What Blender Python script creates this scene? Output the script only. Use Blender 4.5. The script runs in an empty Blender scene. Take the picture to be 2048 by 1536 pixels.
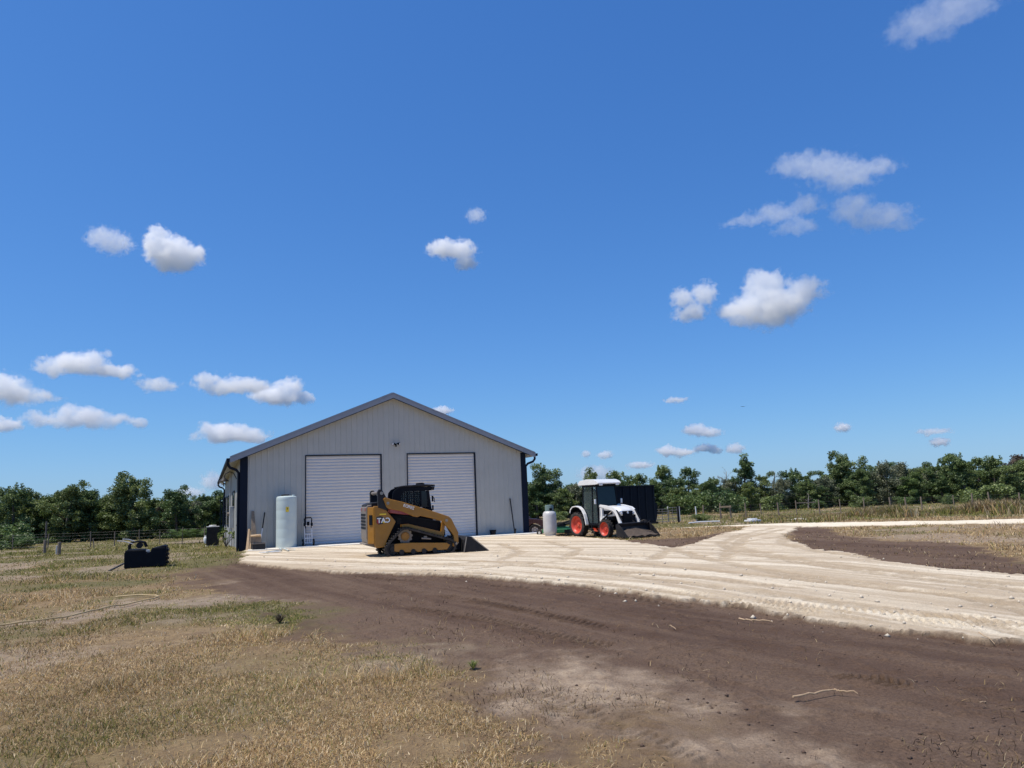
import bpy, bmesh, math, random
import numpy as np
from mathutils import Vector, Matrix

random.seed(7)
rng = np.random.default_rng(7)
scene = bpy.context.scene
COL = scene.collection
R = math.radians

# ------------------------------------------------------------------ camera
CAM_H = 1.65
FPX = 1500.0                       # focal length in pixels of the 2048 wide photograph
PITCH = R(8.67)
ROLL = math.atan(0.04)
_f = Vector((0, math.cos(PITCH), math.sin(PITCH)))
_r0 = Vector((1, 0, 0))
_u0 = Vector((0, -math.sin(PITCH), math.cos(PITCH)))
CR = _r0 * math.cos(ROLL) - _u0 * math.sin(ROLL)
CU = _r0 * math.sin(ROLL) + _u0 * math.cos(ROLL)
CO = Vector((0, 0, CAM_H))
cam_data = bpy.data.cameras.new("camera")
cam_data.sensor_width = 36.0
cam_data.lens = 36.0 * FPX / 2048.0
cam_data.clip_start = 0.1
cam_data.clip_end = 30000
cam = bpy.data.objects.new("camera", cam_data)
COL.objects.link(cam)
M3 = Matrix((CR, CU, -_f)).transposed()
cam.matrix_world = Matrix.Translation(CO) @ M3.to_4x4()
scene.camera = cam

# ------------------------------------------------------------------ light
SKYCAP = (.37, .62, .86)
SKYFIT = ((.45, 1.0), (.656, .803), (1.007, .637))
SUN_EL = R(66)
sun_h = Vector((-0.955, -0.297, 0)).normalized()       # horizontal direction towards the sun
SUN_DIR = Vector((sun_h.x * math.cos(SUN_EL), sun_h.y * math.cos(SUN_EL), math.sin(SUN_EL)))
world = bpy.data.worlds.new("World")
scene.world = world
world.use_nodes = True
wn, wl = world.node_tree.nodes, world.node_tree.links
wn.clear()
sky = wn.new("ShaderNodeTexSky")
sky.sky_type = 'NISHITA'
sky.sun_disc = False
sky.sun_elevation = SUN_EL
sky.sun_rotation = math.atan2(sun_h.x, sun_h.y)
sky.altitude = 0
sky.air_density = 1.0
sky.dust_density = 0.2
sky.ozone_density = 2.0
BGS = 0.115
sep = wn.new("ShaderNodeSeparateColor"); com = wn.new("ShaderNodeCombineColor")
wl.new(sky.outputs[0], sep.inputs[0])
# the deeper, bluer rendering of a phone camera: a gain and a gamma per channel on the sky's own light
for i, (g_, p_) in enumerate(SKYFIT):
    pw_ = wn.new("ShaderNodeMath"); pw_.operation = 'POWER'; pw_.inputs[1].default_value = p_
    ml_ = wn.new("ShaderNodeMath"); ml_.operation = 'MULTIPLY'; ml_.inputs[1].default_value = g_ * BGS ** (p_ - 1)
    mn_ = wn.new("ShaderNodeMath"); mn_.operation = 'SMOOTH_MIN'; mn_.inputs[1].default_value = SKYCAP[i] / BGS; mn_.inputs[2].default_value = .16 / BGS
    wl.new(sep.outputs[i], pw_.inputs[0]); wl.new(pw_.outputs[0], ml_.inputs[0]); wl.new(ml_.outputs[0], mn_.inputs[0]); wl.new(mn_.outputs[0], com.inputs[i])
bg = wn.new("ShaderNodeBackground")
bg.inputs['Strength'].default_value = BGS
wo = wn.new("ShaderNodeOutputWorld")
wl.new(com.outputs[0], bg.inputs['Color'])
wl.new(bg.outputs[0], wo.inputs['Surface'])
sl = bpy.data.lights.new("sun", 'SUN')
sl.energy = 5.0
sl.angle = R(0.53)
sl.color = (1.0, 0.93, 0.81)
so = bpy.data.objects.new("sun", sl)
so.rotation_euler = SUN_DIR.to_track_quat('Z', 'Y').to_euler()
so.location = (0, 0, 60)
COL.objects.link(so)
scene.view_settings.view_transform = 'Standard'
scene.view_settings.look = 'None'
scene.view_settings.gamma = 1
scene.view_settings.exposure = 0.0
scene.cycles.use_denoising = True
scene.cycles.max_bounces = 20
scene.cycles.diffuse_bounces = 4
scene.cycles.glossy_bounces = 4
scene.cycles.transparent_max_bounces = 16
scene.cycles.volume_bounces = 20
scene.cycles.volume_max_steps = 256

# ------------------------------------------------------------------ geometry of the photograph
def ray(px, py):
    return (_f + CR * ((px - 1024) / FPX) - CU * ((py - 768) / FPX)).normalized()
def at(px, py, z=0.0):
    d = ray(px, py); t = (z - CAM_H) / d.z
    return CO + d * t
def at_depth(px, py, Y):
    d = ray(px, py); return CO + d * (Y / d.y)
def base_z(y):
    s = np.clip((np.asarray(y, float) - 33) / 17.0, 0, 1)
    s = s * s * (3 - 2 * s)
    return -0.75 * s - 0.008 * np.maximum(0, np.asarray(y, float) - 50)
def gz(x, y):
    return float(base_z(y))
def gnd(px, py):
    d = ray(px, py); z = 0.0
    for _ in range(12):
        if d.z > -1e-4: break
        t = (z - CAM_H) / d.z
        p = CO + d * t
        z = 0.5 * z + 0.5 * gz(p.x, p.y)
    return Vector((p.x, p.y, gz(p.x, p.y)))
def on_ground(px, Y):
    """ground point in the vertical column of pixel px near the horizon, at depth Y"""
    p = at_depth(px, 1010, Y)
    return Vector((p.x, Y, gz(p.x, Y)))
def z_at(px, py, p):
    """height of the pixel row py over the ground point p"""
    return at_depth(px, py, p.y).z

# ------------------------------------------------------------------ builders
class MB:
    def __init__(s):
        s.v = []; s.f = []
    def add(s, vs, fs):
        o = len(s.v); s.v += [tuple(v) for v in vs]; s.f += [tuple(i + o for i in f) for f in fs]
        return s
    def box(s, x0, x1, y0, y1, z0, z1):
        vs = [(x0,y0,z0),(x1,y0,z0),(x1,y1,z0),(x0,y1,z0),(x0,y0,z1),(x1,y0,z1),(x1,y1,z1),(x0,y1,z1)]
        return s.add(vs, [(0,3,2,1),(4,5,6,7),(0,1,5,4),(1,2,6,5),(2,3,7,6),(3,0,4,7)])
    def cbox(s, c, size, rot=None):
        hx, hy, hz = [a / 2 for a in size]
        vs = [Vector(v) for v in [(-hx,-hy,-hz),(hx,-hy,-hz),(hx,hy,-hz),(-hx,hy,-hz),(-hx,-hy,hz),(hx,-hy,hz),(hx,hy,hz),(-hx,hy,hz)]]
        if rot is not None: vs = [rot @ v for v in vs]
        vs = [v + Vector(c) for v in vs]
        return s.add(vs, [(0,3,2,1),(4,5,6,7),(0,1,5,4),(1,2,6,5),(2,3,7,6),(3,0,4,7)])
    def beam(s, a, b, w, h, up=(0,0,1)):
        a = Vector(a); b = Vector(b); d = b - a; L = d.length; d.normalize()
        upv = Vector(up)
        if abs(d.dot(upv)) > .98: upv = Vector((0,1,0))
        sx = d.cross(upv).normalized(); sz = sx.cross(d).normalized()
        rot = Matrix((d, sx, sz)).transposed()
        return s.cbox((a + b) / 2, (L, w, h), rot)
    def prism(s, prof, y0, y1):
        """profile in (x, z), extruded along y"""
        ar = sum(prof[i][0]*prof[(i+1)%len(prof)][1]-prof[(i+1)%len(prof)][0]*prof[i][1] for i in range(len(prof)))
        if ar < 0: prof = prof[::-1]
        n = len(prof)
        vs = [(x, y0, z) for x, z in prof] + [(x, y1, z) for x, z in prof]
        fs = [tuple(range(n)), tuple(range(2*n-1, n-1, -1))]
        for i in range(n):
            j = (i + 1) % n
            fs.append((i, i + n, j + n, j))
        return s.add(vs, fs)
    def prism_z(s, prof, z0, z1):
        ar = sum(prof[i][0]*prof[(i+1)%len(prof)][1]-prof[(i+1)%len(prof)][0]*prof[i][1] for i in range(len(prof)))
        if ar < 0: prof = prof[::-1]
        n = len(prof)
        vs = [(x, y, z0) for x, y in prof] + [(x, y, z1) for x, y in prof]
        fs = [tuple(range(n-1, -1, -1)), tuple(range(n, 2*n))]
        for i in range(n):
            j = (i + 1) % n
            fs.append((i, j, j + n, i + n))
        return s.add(vs, fs)
    def cyl(s, a, b, r0, r1=None, n=14, caps=True):
        r1 = r0 if r1 is None else r1
        a = Vector(a); b = Vector(b); d = (b - a).normalized()
        t = Vector((0,0,1)) if abs(d.z) < .9 else Vector((1,0,0))
        x = d.cross(t).normalized(); y = d.cross(x).normalized()
        vs = []
        for c, r in ((a, r0), (b, r1)):
            for i in range(n):
                w = 2*math.pi*i/n
                vs.append(c + x*(r*math.cos(w)) + y*(r*math.sin(w)))
        fs = [(i, (i+1) % n, (i+1) % n + n, i + n) for i in range(n)]
        if caps: fs += [tuple(range(n-1, -1, -1)), tuple(range(n, 2*n))]
        return s.add(vs, fs)
    def tube(s, pts, r, n=8):
        pts = [Vector(p) for p in pts]; rs = r if isinstance(r, (list, tuple)) else [r]*len(pts)
        vs = []; prev = None
        for k, p in enumerate(pts):
            d = (pts[min(k+1, len(pts)-1)] - pts[max(k-1, 0)])
            if d.length < 1e-9: d = Vector((0,0,1))
            d.normalize()
            if prev is None:
                t = Vector((0,0,1)) if abs(d.z) < .9 else Vector((1,0,0))
                x = d.cross(t).normalized()
            else:
                x = (prev - d*prev.dot(d)).normalized()
            prev = x; y = d.cross(x)
            for i in range(n):
                w = 2*math.pi*i/n
                vs.append(p + x*(rs[k]*math.cos(w)) + y*(rs[k]*math.sin(w)))
        fs = []
        for k in range(len(pts)-1):
            for i in range(n):
                j = (i+1) % n
                fs.append((k*n+i, k*n+j, (k+1)*n+j, (k+1)*n+i))
        fs += [tuple(range(n-1,-1,-1)), tuple(range((len(pts)-1)*n, len(pts)*n))]
        return s.add(vs, fs)
    def lathe(s, prof, o=(0,0,0), axis='z', n=28, caps=True):
        """profile of (radius, height) turned round an axis"""
        vs = []
        for r, h in prof:
            for i in range(n):
                w = 2*math.pi*i/n; a, b = r*math.cos(w), r*math.sin(w)
                p = (a, b, h) if axis == 'z' else ((b, h, a) if axis == 'y' else (h, a, b))
                vs.append((p[0]+o[0], p[1]+o[1], p[2]+o[2]))
        fs = []
        m = len(prof)
        for k in range(m-1):
            for i in range(n):
                j = (i+1) % n
                fs.append((k*n+i, k*n+j, (k+1)*n+j, (k+1)*n+i))
        if caps and prof[0][0] > 1e-6: fs.append(tuple(range(n-1,-1,-1)))
        if caps and prof[-1][0] > 1e-6: fs.append(tuple(range((m-1)*n, m*n)))
        return s.add(vs, fs)
    def mesh(s, name):
        me = bpy.data.meshes.new(name)
        me.from_pydata(s.v, [], s.f)
        bm = bmesh.new(); bm.from_mesh(me)
        bmesh.ops.remove_doubles(bm, verts=bm.verts, dist=1e-5)
        bmesh.ops.recalc_face_normals(bm, faces=bm.faces)
        bm.to_mesh(me); bm.free()
        return me
    def build(s, name, mat, parent=None, bevel=0.0, smooth=False, label=None):
        me = s.mesh(name)
        return link(name, me, mat, parent, bevel, smooth, label)

def link(name, me, mat, parent=None, bevel=0.0, smooth=False, label=None):
    o = bpy.data.objects.new(name, me); COL.objects.link(o)
    if mat is not None: me.materials.append(mat)
    if parent is not None: o.parent = parent
    if label: o['label'] = label
    if bevel > 0:
        b = o.modifiers.new("bevel", 'BEVEL'); b.width = bevel; b.segments = 2; b.limit_method = 'ANGLE'; b.angle_limit = R(35)
    if smooth:
        me.shade_smooth()
        try: me.set_sharp_from_angle(angle=R(38))
        except Exception: pass
    return o

def tag(o, label, cat, group=None, kind=None):
    if label: o['label'] = label
    if cat: o['category'] = cat
    if group: o['group'] = group
    if kind: o['kind'] = kind
    return o
def thing(name, label, cat, loc=(0,0,0), rotz=0.0, group=None, scale=1.0):
    o = bpy.data.objects.new(name, None); COL.objects.link(o)
    o.location = loc; o.rotation_euler = (0, 0, rotz); o.scale = (scale,)*3
    o.empty_display_size = .2
    return tag(o, label, cat, group)
def copy_tree(o, parent=None):
    c = o.copy(); COL.objects.link(c); c.parent = parent
    for ch in list(o.children): copy_tree(ch, c)
    return c

# ------------------------------------------------------------------ materials
MATS = {}
def mat(name, col, rough=.5, metal=0.0, var=.12, vscale=6.0, bump=0.0, bscale=40.0, dirt=None, dirt_amt=.0, dirt_scale=3.0, coat=0.0, spec=.5):
    if name in MATS: return MATS[name]
    m = bpy.data.materials.new(name); m.use_nodes = True
    nt = m.node_tree; n, l = nt.nodes, nt.links
    p = n['Principled BSDF']
    tc = n.new("ShaderNodeTexCoord")
    nz = n.new("ShaderNodeTexNoise"); nz.inputs['Scale'].default_value = vscale; nz.inputs['Detail'].default_value = 6; nz.inputs['Roughness'].default_value = .65
    l.new(tc.outputs['Object'], nz.inputs['Vector'])
    mr = n.new("ShaderNodeMapRange"); mr.inputs[1].default_value = .3; mr.inputs[2].default_value = .7
    mr.inputs[3].default_value = 1 - var; mr.inputs[4].default_value = 1 + var
    l.new(nz.outputs['Fac'], mr.inputs[0])
    mx = n.new("ShaderNodeMix"); mx.data_type = 'RGBA'; mx.blend_type = 'MULTIPLY'; mx.inputs[0].default_value = 1
    mx.inputs[6].default_value = (*col, 1)
    cb = n.new("ShaderNodeCombineColor")
    for i in range(3): l.new(mr.outputs[0], cb.inputs[i])
    l.new(cb.outputs[0], mx.inputs[7])
    out = mx.outputs[2]
    if dirt is not None:
        n2 = n.new("ShaderNodeTexNoise"); n2.inputs['Scale'].default_value = dirt_scale; n2.inputs['Detail'].default_value = 8; n2.inputs['Roughness'].default_value = .7
        l.new(tc.outputs['Object'], n2.inputs['Vector'])
        m2 = n.new("ShaderNodeMapRange"); m2.inputs[1].default_value = .42; m2.inputs[2].default_value = .68; m2.inputs[3].default_value = 0; m2.inputs[4].default_value = dirt_amt
        l.new(n2.outputs['Fac'], m2.inputs[0])
        md = n.new("ShaderNodeMix"); md.data_type = 'RGBA'
        l.new(m2.outputs[0], md.inputs[0]); l.new(out, md.inputs[6]); md.inputs[7].default_value = (*dirt, 1)
        out = md.outputs[2]
    l.new(out, p.inputs['Base Color'])
    p.inputs['Metallic'].default_value = metal
    mr2 = n.new("ShaderNodeMapRange"); mr2.inputs[3].default_value = max(0.02, rough - .08); mr2.inputs[4].default_value = min(1, rough + .08)
    l.new(nz.outputs['Fac'], mr2.inputs[0]); l.new(mr2.outputs[0], p.inputs['Roughness'])
    p.inputs['Coat Weight'].default_value = coat
    p.inputs['Specular IOR Level'].default_value = spec
    if bump > 0:
        n3 = n.new("ShaderNodeTexNoise"); n3.inputs['Scale'].default_value = bscale; n3.inputs['Detail'].default_value = 5
        l.new(tc.outputs['Object'], n3.inputs['Vector'])
        bp = n.new("ShaderNodeBump"); bp.inputs['Strength'].default_value = bump; bp.inputs['Distance'].default_value = .01
        l.new(n3.outputs['Fac'], bp.inputs['Height']); l.new(bp.outputs[0], p.inputs['Normal'])
    MATS[name] = m
    return m
def glass(name, col, rough=.08):
    if name in MATS: return MATS[name]
    m = mat(name, col, rough, 0, .1, 2.0, spec=.35)
    return m

DUST = (.42, .35, .26)
M_WALL = mat("painted steel wall", (.43, .425, .395), .5, 0, .05, 1.5, dirt=(.36,.33,.28), dirt_amt=.12, dirt_scale=1.3)
M_DOOR = mat("white roller door", (.58, .565, .555), .42, 0, .03, 2.0, dirt=(.5,.46,.4), dirt_amt=.12, dirt_scale=1.2)
M_TRIM = mat("dark trim", (.005, .010, .024), .6, 0, .15, 4, spec=.18)
M_ROOF = mat("grey roof metal", (.27, .28, .31), .42, .2, .08, 3)
M_SOFFIT = mat("soffit", (.55, .53, .5), .6, 0, .06, 3)
M_CONC = mat("concrete", (.74, .70, .62), .9, 0, .12, 4, bump=.4, bscale=60, dirt=(.55,.47,.37), dirt_amt=.45, dirt_scale=1.5)
M_BLACK = mat("black plastic", (.004, .006, .011), .6, 0, .25, 5, dirt=(.03,.028,.025), dirt_amt=.12, spec=.15)
M_RUB = mat("rubber", (.012, .012, .014), .8, 0, .2, 8, dirt=(.10,.08,.062), dirt_amt=.5, dirt_scale=5)
M_YEL = mat("yellow paint", (.31, .138, .010), .4, 0, .12, 4, dirt=(.22,.14,.07), dirt_amt=.3, dirt_scale=3.5)
M_DGREY = mat("dark grey paint", (.014, .015, .019), .55, 0, .2, 5, dirt=(.08,.066,.055), dirt_amt=.25, spec=.25)
M_MGREY = mat("grey brown paint", (.17, .145, .125), .5, 0, .15, 5, dirt=(.28,.23,.18), dirt_amt=.35)
M_WIRE = mat("fence wire", (.16, .155, .15), .6, .3, .2, 8)
M_STEEL = mat("worn steel", (.32, .30, .28), .35, .75, .2, 8, dirt=(.16,.11,.08), dirt_amt=.5)
M_CHROME = mat("chrome", (.75, .75, .76), .15, 1.0, .05, 8)
M_REDPAINT = mat("dull red paint", (.24, .028, .035), .45, 0, .15, 6, dirt=DUST, dirt_amt=.15)
M_WHITE = mat("white paint", (.78, .78, .77), .32, 0, .05, 4, dirt=(.5,.45,.38), dirt_amt=.2, coat=.3)
M_ORANGE = mat("orange rim paint", (.58, .05, .025), .45, 0, .1, 5, dirt=(.30,.17,.11), dirt_amt=.45)
M_GLASS = glass("tinted glass", (.008, .016, .022), .08)
M_GREENP = mat("green paint", (.012, .14, .055), .4, 0, .15, 5, dirt=(.12,.12,.07), dirt_amt=.3)
M_WOOD = mat("weathered wood", (.22, .17, .125), .85, 0, .3, 9, bump=.5, bscale=30)
M_PINE = mat("pale wood", (.46, .32, .19), .75, 0, .22, 9, bump=.4, bscale=30)
M_MAROON = mat("maroon paint", (.055, .012, .016), .28, .1, .15, 3, coat=.5, dirt=(.15,.12,.1), dirt_amt=.15)
M_POLY = mat("translucent white plastic", (.50, .58, .57), .35, 0, .04, 2.5)
M_SILVER = mat("silver paint", (.55, .55, .55), .5, .1, .08, 5, dirt=(.42,.37,.31), dirt_amt=.3)
M_ALU = mat("aluminium", (.75, .72, .72), .4, .1, .1, 6)
M_LAMPW = mat("lamp lens", (.8, .8, .8), .2, 0, .05, 5)
M_DIRT = mat("loose dirt", (.085, .062, .046), .95, 0, .3, 9, bump=.8, bscale=25)
M_SIGNY = mat("yellow sign", (.75, .55, .04), .5, 0, .05, 5)
M_TXTW = mat("white lettering", (.8, .8, .78), .5, 0, .03, 5)
M_TXTB = mat("black lettering", (.015, .015, .015), .5, 0, .03, 5)
M_TXTR = mat("red lettering", (.3, .02, .03), .5, 0, .03, 5)

# ================================================================== GROUND
def _hash(ix, iy, seed):
    h = (ix.astype(np.int64) * 374761393 + iy.astype(np.int64) * 668265263 + seed * 974634777) & 0x7fffffff
    h = (h ^ (h >> 13)) * 1274126177 & 0x7fffffff
    h = h ^ (h >> 16)
    return (h & 0xffff) / 65535.0
def vnoise(x, y, seed=0):
    ix = np.floor(x); iy = np.floor(y); fx = x - ix; fy = y - iy
    ux = fx*fx*(3-2*fx); uy = fy*fy*(3-2*fy)
    a = _hash(ix, iy, seed); b = _hash(ix+1, iy, seed); c = _hash(ix, iy+1, seed); d = _hash(ix+1, iy+1, seed)
    return (a*(1-ux)+b*ux)*(1-uy) + (c*(1-ux)+d*ux)*uy
def fbm(x, y, seed=0, oct=4, gain=.5):
    s = 0; a = 1; t = 0
    for k in range(oct):
        s = s + a * vnoise(x, y, seed + k*17); t += a; a *= gain
        x = x*2.03 + 11.3; y = y*2.03 + 5.7
    return s / t                                        # 0..1
def sstep(a, b, x):
    t = np.clip((x - a) / (b - a), 0, 1); return t*t*(3-2*t)
def poly_sdf(x, y, poly):
    """signed distance to a polygon, positive inside"""
    d = np.full(x.shape, 1e18); ins = np.zeros(x.shape, bool)
    n = len(poly)
    for i in range(n):
        ax, ay = poly[i]; bx, by = poly[(i+1) % n]
        ex, ey = bx-ax, by-ay
        wx, wy = x-ax, y-ay
        t = np.clip((wx*ex+wy*ey)/max(ex*ex+ey*ey, 1e-12), 0, 1)
        d = np.minimum(d, (wx-ex*t)**2 + (wy-ey*t)**2)
        c = (ay > y) != (by > y)
        if abs(ey) > 1e-12: ins ^= c & (x < ax + (y-ay)/ey*ex)
    d = np.sqrt(d)
    return np.where(ins, d, -d)
def path_sdf(x, y, pts):
    """distance to a polyline, signed side distance and distance along it"""
    best = np.full(x.shape, 1e18); s_at = np.zeros(x.shape); side = np.zeros(x.shape); acc = 0
    for (ax, ay), (bx, by) in zip(pts[:-1], pts[1:]):
        ex, ey = bx-ax, by-ay; L = math.hypot(ex, ey)
        t = np.clip(((x-ax)*ex+(y-ay)*ey)/(L*L), 0, 1)
        dx, dy = x-(ax+ex*t), y-(ay+ey*t); d2 = dx*dx+dy*dy
        m = d2 < best
        best = np.where(m, d2, best); s_at = np.where(m, acc + t*L, s_at)
        side = np.where(m, (ex*dy-ey*dx)/L, side); acc += L
    return np.sqrt(best), side, s_at, acc
def G(pts): return [tuple(gnd(px, py)[:2]) for px, py in pts]

LIME_POLY = G([(478,1128),(560,1137),(680,1145),(820,1151),(960,1155),(1080,1167),(1200,1178),(1320,1195),(1440,1212),
               (1560,1232),(1700,1255),(1850,1272),(2048,1287),(2500,1330),(2500,1195),(2048,1152),(1900,1141),(1760,1125),
               (1690,1109),(1620,1099),(1582,1084),(1574,1071),(1592,1056),(1630,1051),(1500,1054),(1470,1063),(1430,1075),
               (1380,1092),(1340,1096),(1290,1090),(1230,1081),(1150,1076),(1090,1073),(1056,1066),(790,1070),(500,1098)])
ROAD_C = G([(900,1066.5),(1310,1057),(1640,1051),(2048,1044),(2500,1036)])
SOIL_POLY = G([(345,1148),(400,1136),(470,1124),(520,1105),(800,1090),(1000,1090),(1400,1130),(2500,1240),(2700,1480),(2300,1680),(1500,1660),(1450,1605),
               (1290,1530),(1160,1478),(1045,1415),(890,1355),(780,1310),(690,1275),(620,1235),(560,1205),(470,1188),(390,1172)])
ISLE_POLY = G([(1565,1073),(1585,1060),(1600,1053),(1650,1052),(1668,1063),(1700,1073),(1760,1080),(1850,1083),(1945,1090),(1997,1108),
               (2060,1128),(2500,1160),(2500,1205),(2048,1165),(1850,1150),(1700,1125),(1600,1105)])
TRAC_POLY = G([(1225,1082),(1300,1079),(1384,1076),(1440,1066),(1500,1056),(1520,1054),(1500,1066),(1420,1090),(1340,1108),(1240,1096)])
SAND_POLY = G([(1035,1340),(1125,1305),(1225,1305),(1305,1360),(1365,1375),(1475,1410),(1565,1430),(1575,1500),(1455,1520),(1275,1470),(1135,1400)])
STRIP_C = G([(-300,1275),(0,1253),(130,1236),(260,1212),(400,1200),(520,1192),(620,1196)])
FRONT_GRASS = G([(-200,1400),(0,1330),(300,1270),(600,1290),(900,1430),(1150,1700),(-200,1700)])

def tyre(px):
    return G(px)
TREADS = [  # path in the photograph, width, depth, lug spacing
    (tyre([(735,1187),(800,1184),(870,1183)]), .26, .03, .12),
    (tyre([(878,1189),(960,1205),(1085,1232),(1215,1258)]), .34, .045, .12),
    (tyre([(800,1212),(900,1228),(1010,1250),(1110,1274),(1230,1300)]), .32, .03, .12),
    (tyre([(1640,1345),(1730,1360),(1850,1381)]), .20, .11, .078),
    (tyre([(1440,1205),(1600,1222),(1800,1240),(2048,1258),(2300,1275)]), .8, .03, .11),
    (tyre([(1300,1184),(1440,1203),(1600,1230),(1800,1252),(2048,1272)]), .5, .026, .10),
    (tyre([(1265,1480),(1300,1400),(1310,1370)]), .36, .016, .11),
    (tyre([(1040,1370),(1200,1440),(1330,1500),(1420,1560)]), .36, .016, .11),
    (tyre([(1340,1395),(1420,1415),(1480,1432)]), .18, .02, .10),
    (tyre([(960,1168),(1100,1178),(1250,1196),(1400,1218)]), .3, .04, .18),
    (tyre([(700,1152),(790,1160),(860,1166)]), .3, .05, .18),
    (tyre([(1090,1095),(1130,1112),(1220,1118),(1330,1116)]), .4, .03, .2),
    (tyre([(990,1120),(1010,1100),(1060,1092)]), .4, .03, .2),
]
RUTS = [  # smooth darker wheel ruts on the limestone
    (tyre([(1380,1120),(1400,1100),(1440,1085),(1500,1078),(1560,1068)]), .5),
    (tyre([(2300,1200),(2048,1168),(1850,1148),(1700,1128),(1560,1108),(1500,1090),(1530,1072),(1590,1058)]), .55),
    (tyre([(2300,1245),(2048,1195),(1850,1172),(1640,1145),(1480,1118),(1405,1098),(1440,1078),(1520,1062)]), .6),
    (tyre([(2300,1290),(2048,1235),(1800,1205),(1500,1170),(1300,1145),(1100,1125),(980,1120)]), .55),
    (tyre([(700,1140),(900,1138),(1060,1125),(1100,1105),(1050,1088)]), .5),
    (tyre([(560,1128),(800,1140),(1000,1142),(1250,1160),(1500,1190)]), .5),
]

def masks(x, y):
    w1 = fbm(x*.9, y*.9, 3, 4) - .5
    w2 = fbm(x*4.5, y*4.5, 9, 3) - .5
    near = np.clip(np.hypot(x, y) / 20, .5, 2.0)
    w3 = fbm(x*7.5, y*7.5, 121, 2) - .5
    lime = sstep(-.045, .045, poly_sdf(x, y, LIME_POLY) + w1*.45 + w2*.30 + w3*.16)
    droad, side, s_, L_ = path_sdf(x, y, ROAD_C)
    road = sstep(-.12, .12, 1.45 - droad + w1*.6 + w2*.25)
    sd = poly_sdf(x, y, SOIL_POLY)
    soil = sstep(-.9, .8, sd + w1*2.2 + w2*1.3)
    isle = sstep(-.25, .25, poly_sdf(x, y, ISLE_POLY) + w1*1.2 + w2*.6)
    trac = sstep(-.25, .25, poly_sdf(x, y, TRAC_POLY) + w1*1.0 + w2*.6)
    soil = np.maximum(soil, np.maximum(isle, trac))
    sand = sstep(-.6, .7, poly_sdf(x, y, SAND_POLY) + w1*2.6 + w2*1.0)
    dst, _, _, _ = path_sdf(x, y, STRIP_C)
    strip = sstep(-.6, .5, .75 - dst + w1*2.2 + w2*.7)
    patch = sstep(.54, .68, fbm(x*.33+4, y*.33, 31, 4))         # worn bare patches in the grass
    # pale bare ground on the island right of the drive
    islebare = sstep(-.5, .8, poly_sdf(x, y, G([(1700,1076),(1780,1066),(1960,1068),(2100,1078),(2050,1088),(1880,1084)])) + w1*3)
    bare = np.clip(np.maximum(np.maximum(strip, patch*.75), islebare*.8), 0, 1)
    far = sstep(30, 60, y)
    green = sstep(.42, .66, fbm(x*.22, y*.22, 57, 4) + .16*far + .14*sstep(4, 10, x)*sstep(36, 44, y) + .32*sstep(3, 11, -x)*sstep(13, 22, y) - .08)
    fg = sstep(-1, 3, poly_sdf(x, y, FRONT_GRASS))
    green = green * (1 - .72*fg)
    return dict(lime=lime, road=road, soil=soil, sand=sand, bare=bare, green=green, soil_d=sd, w1=w1, w2=w2*.8 + w3*.32)

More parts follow.
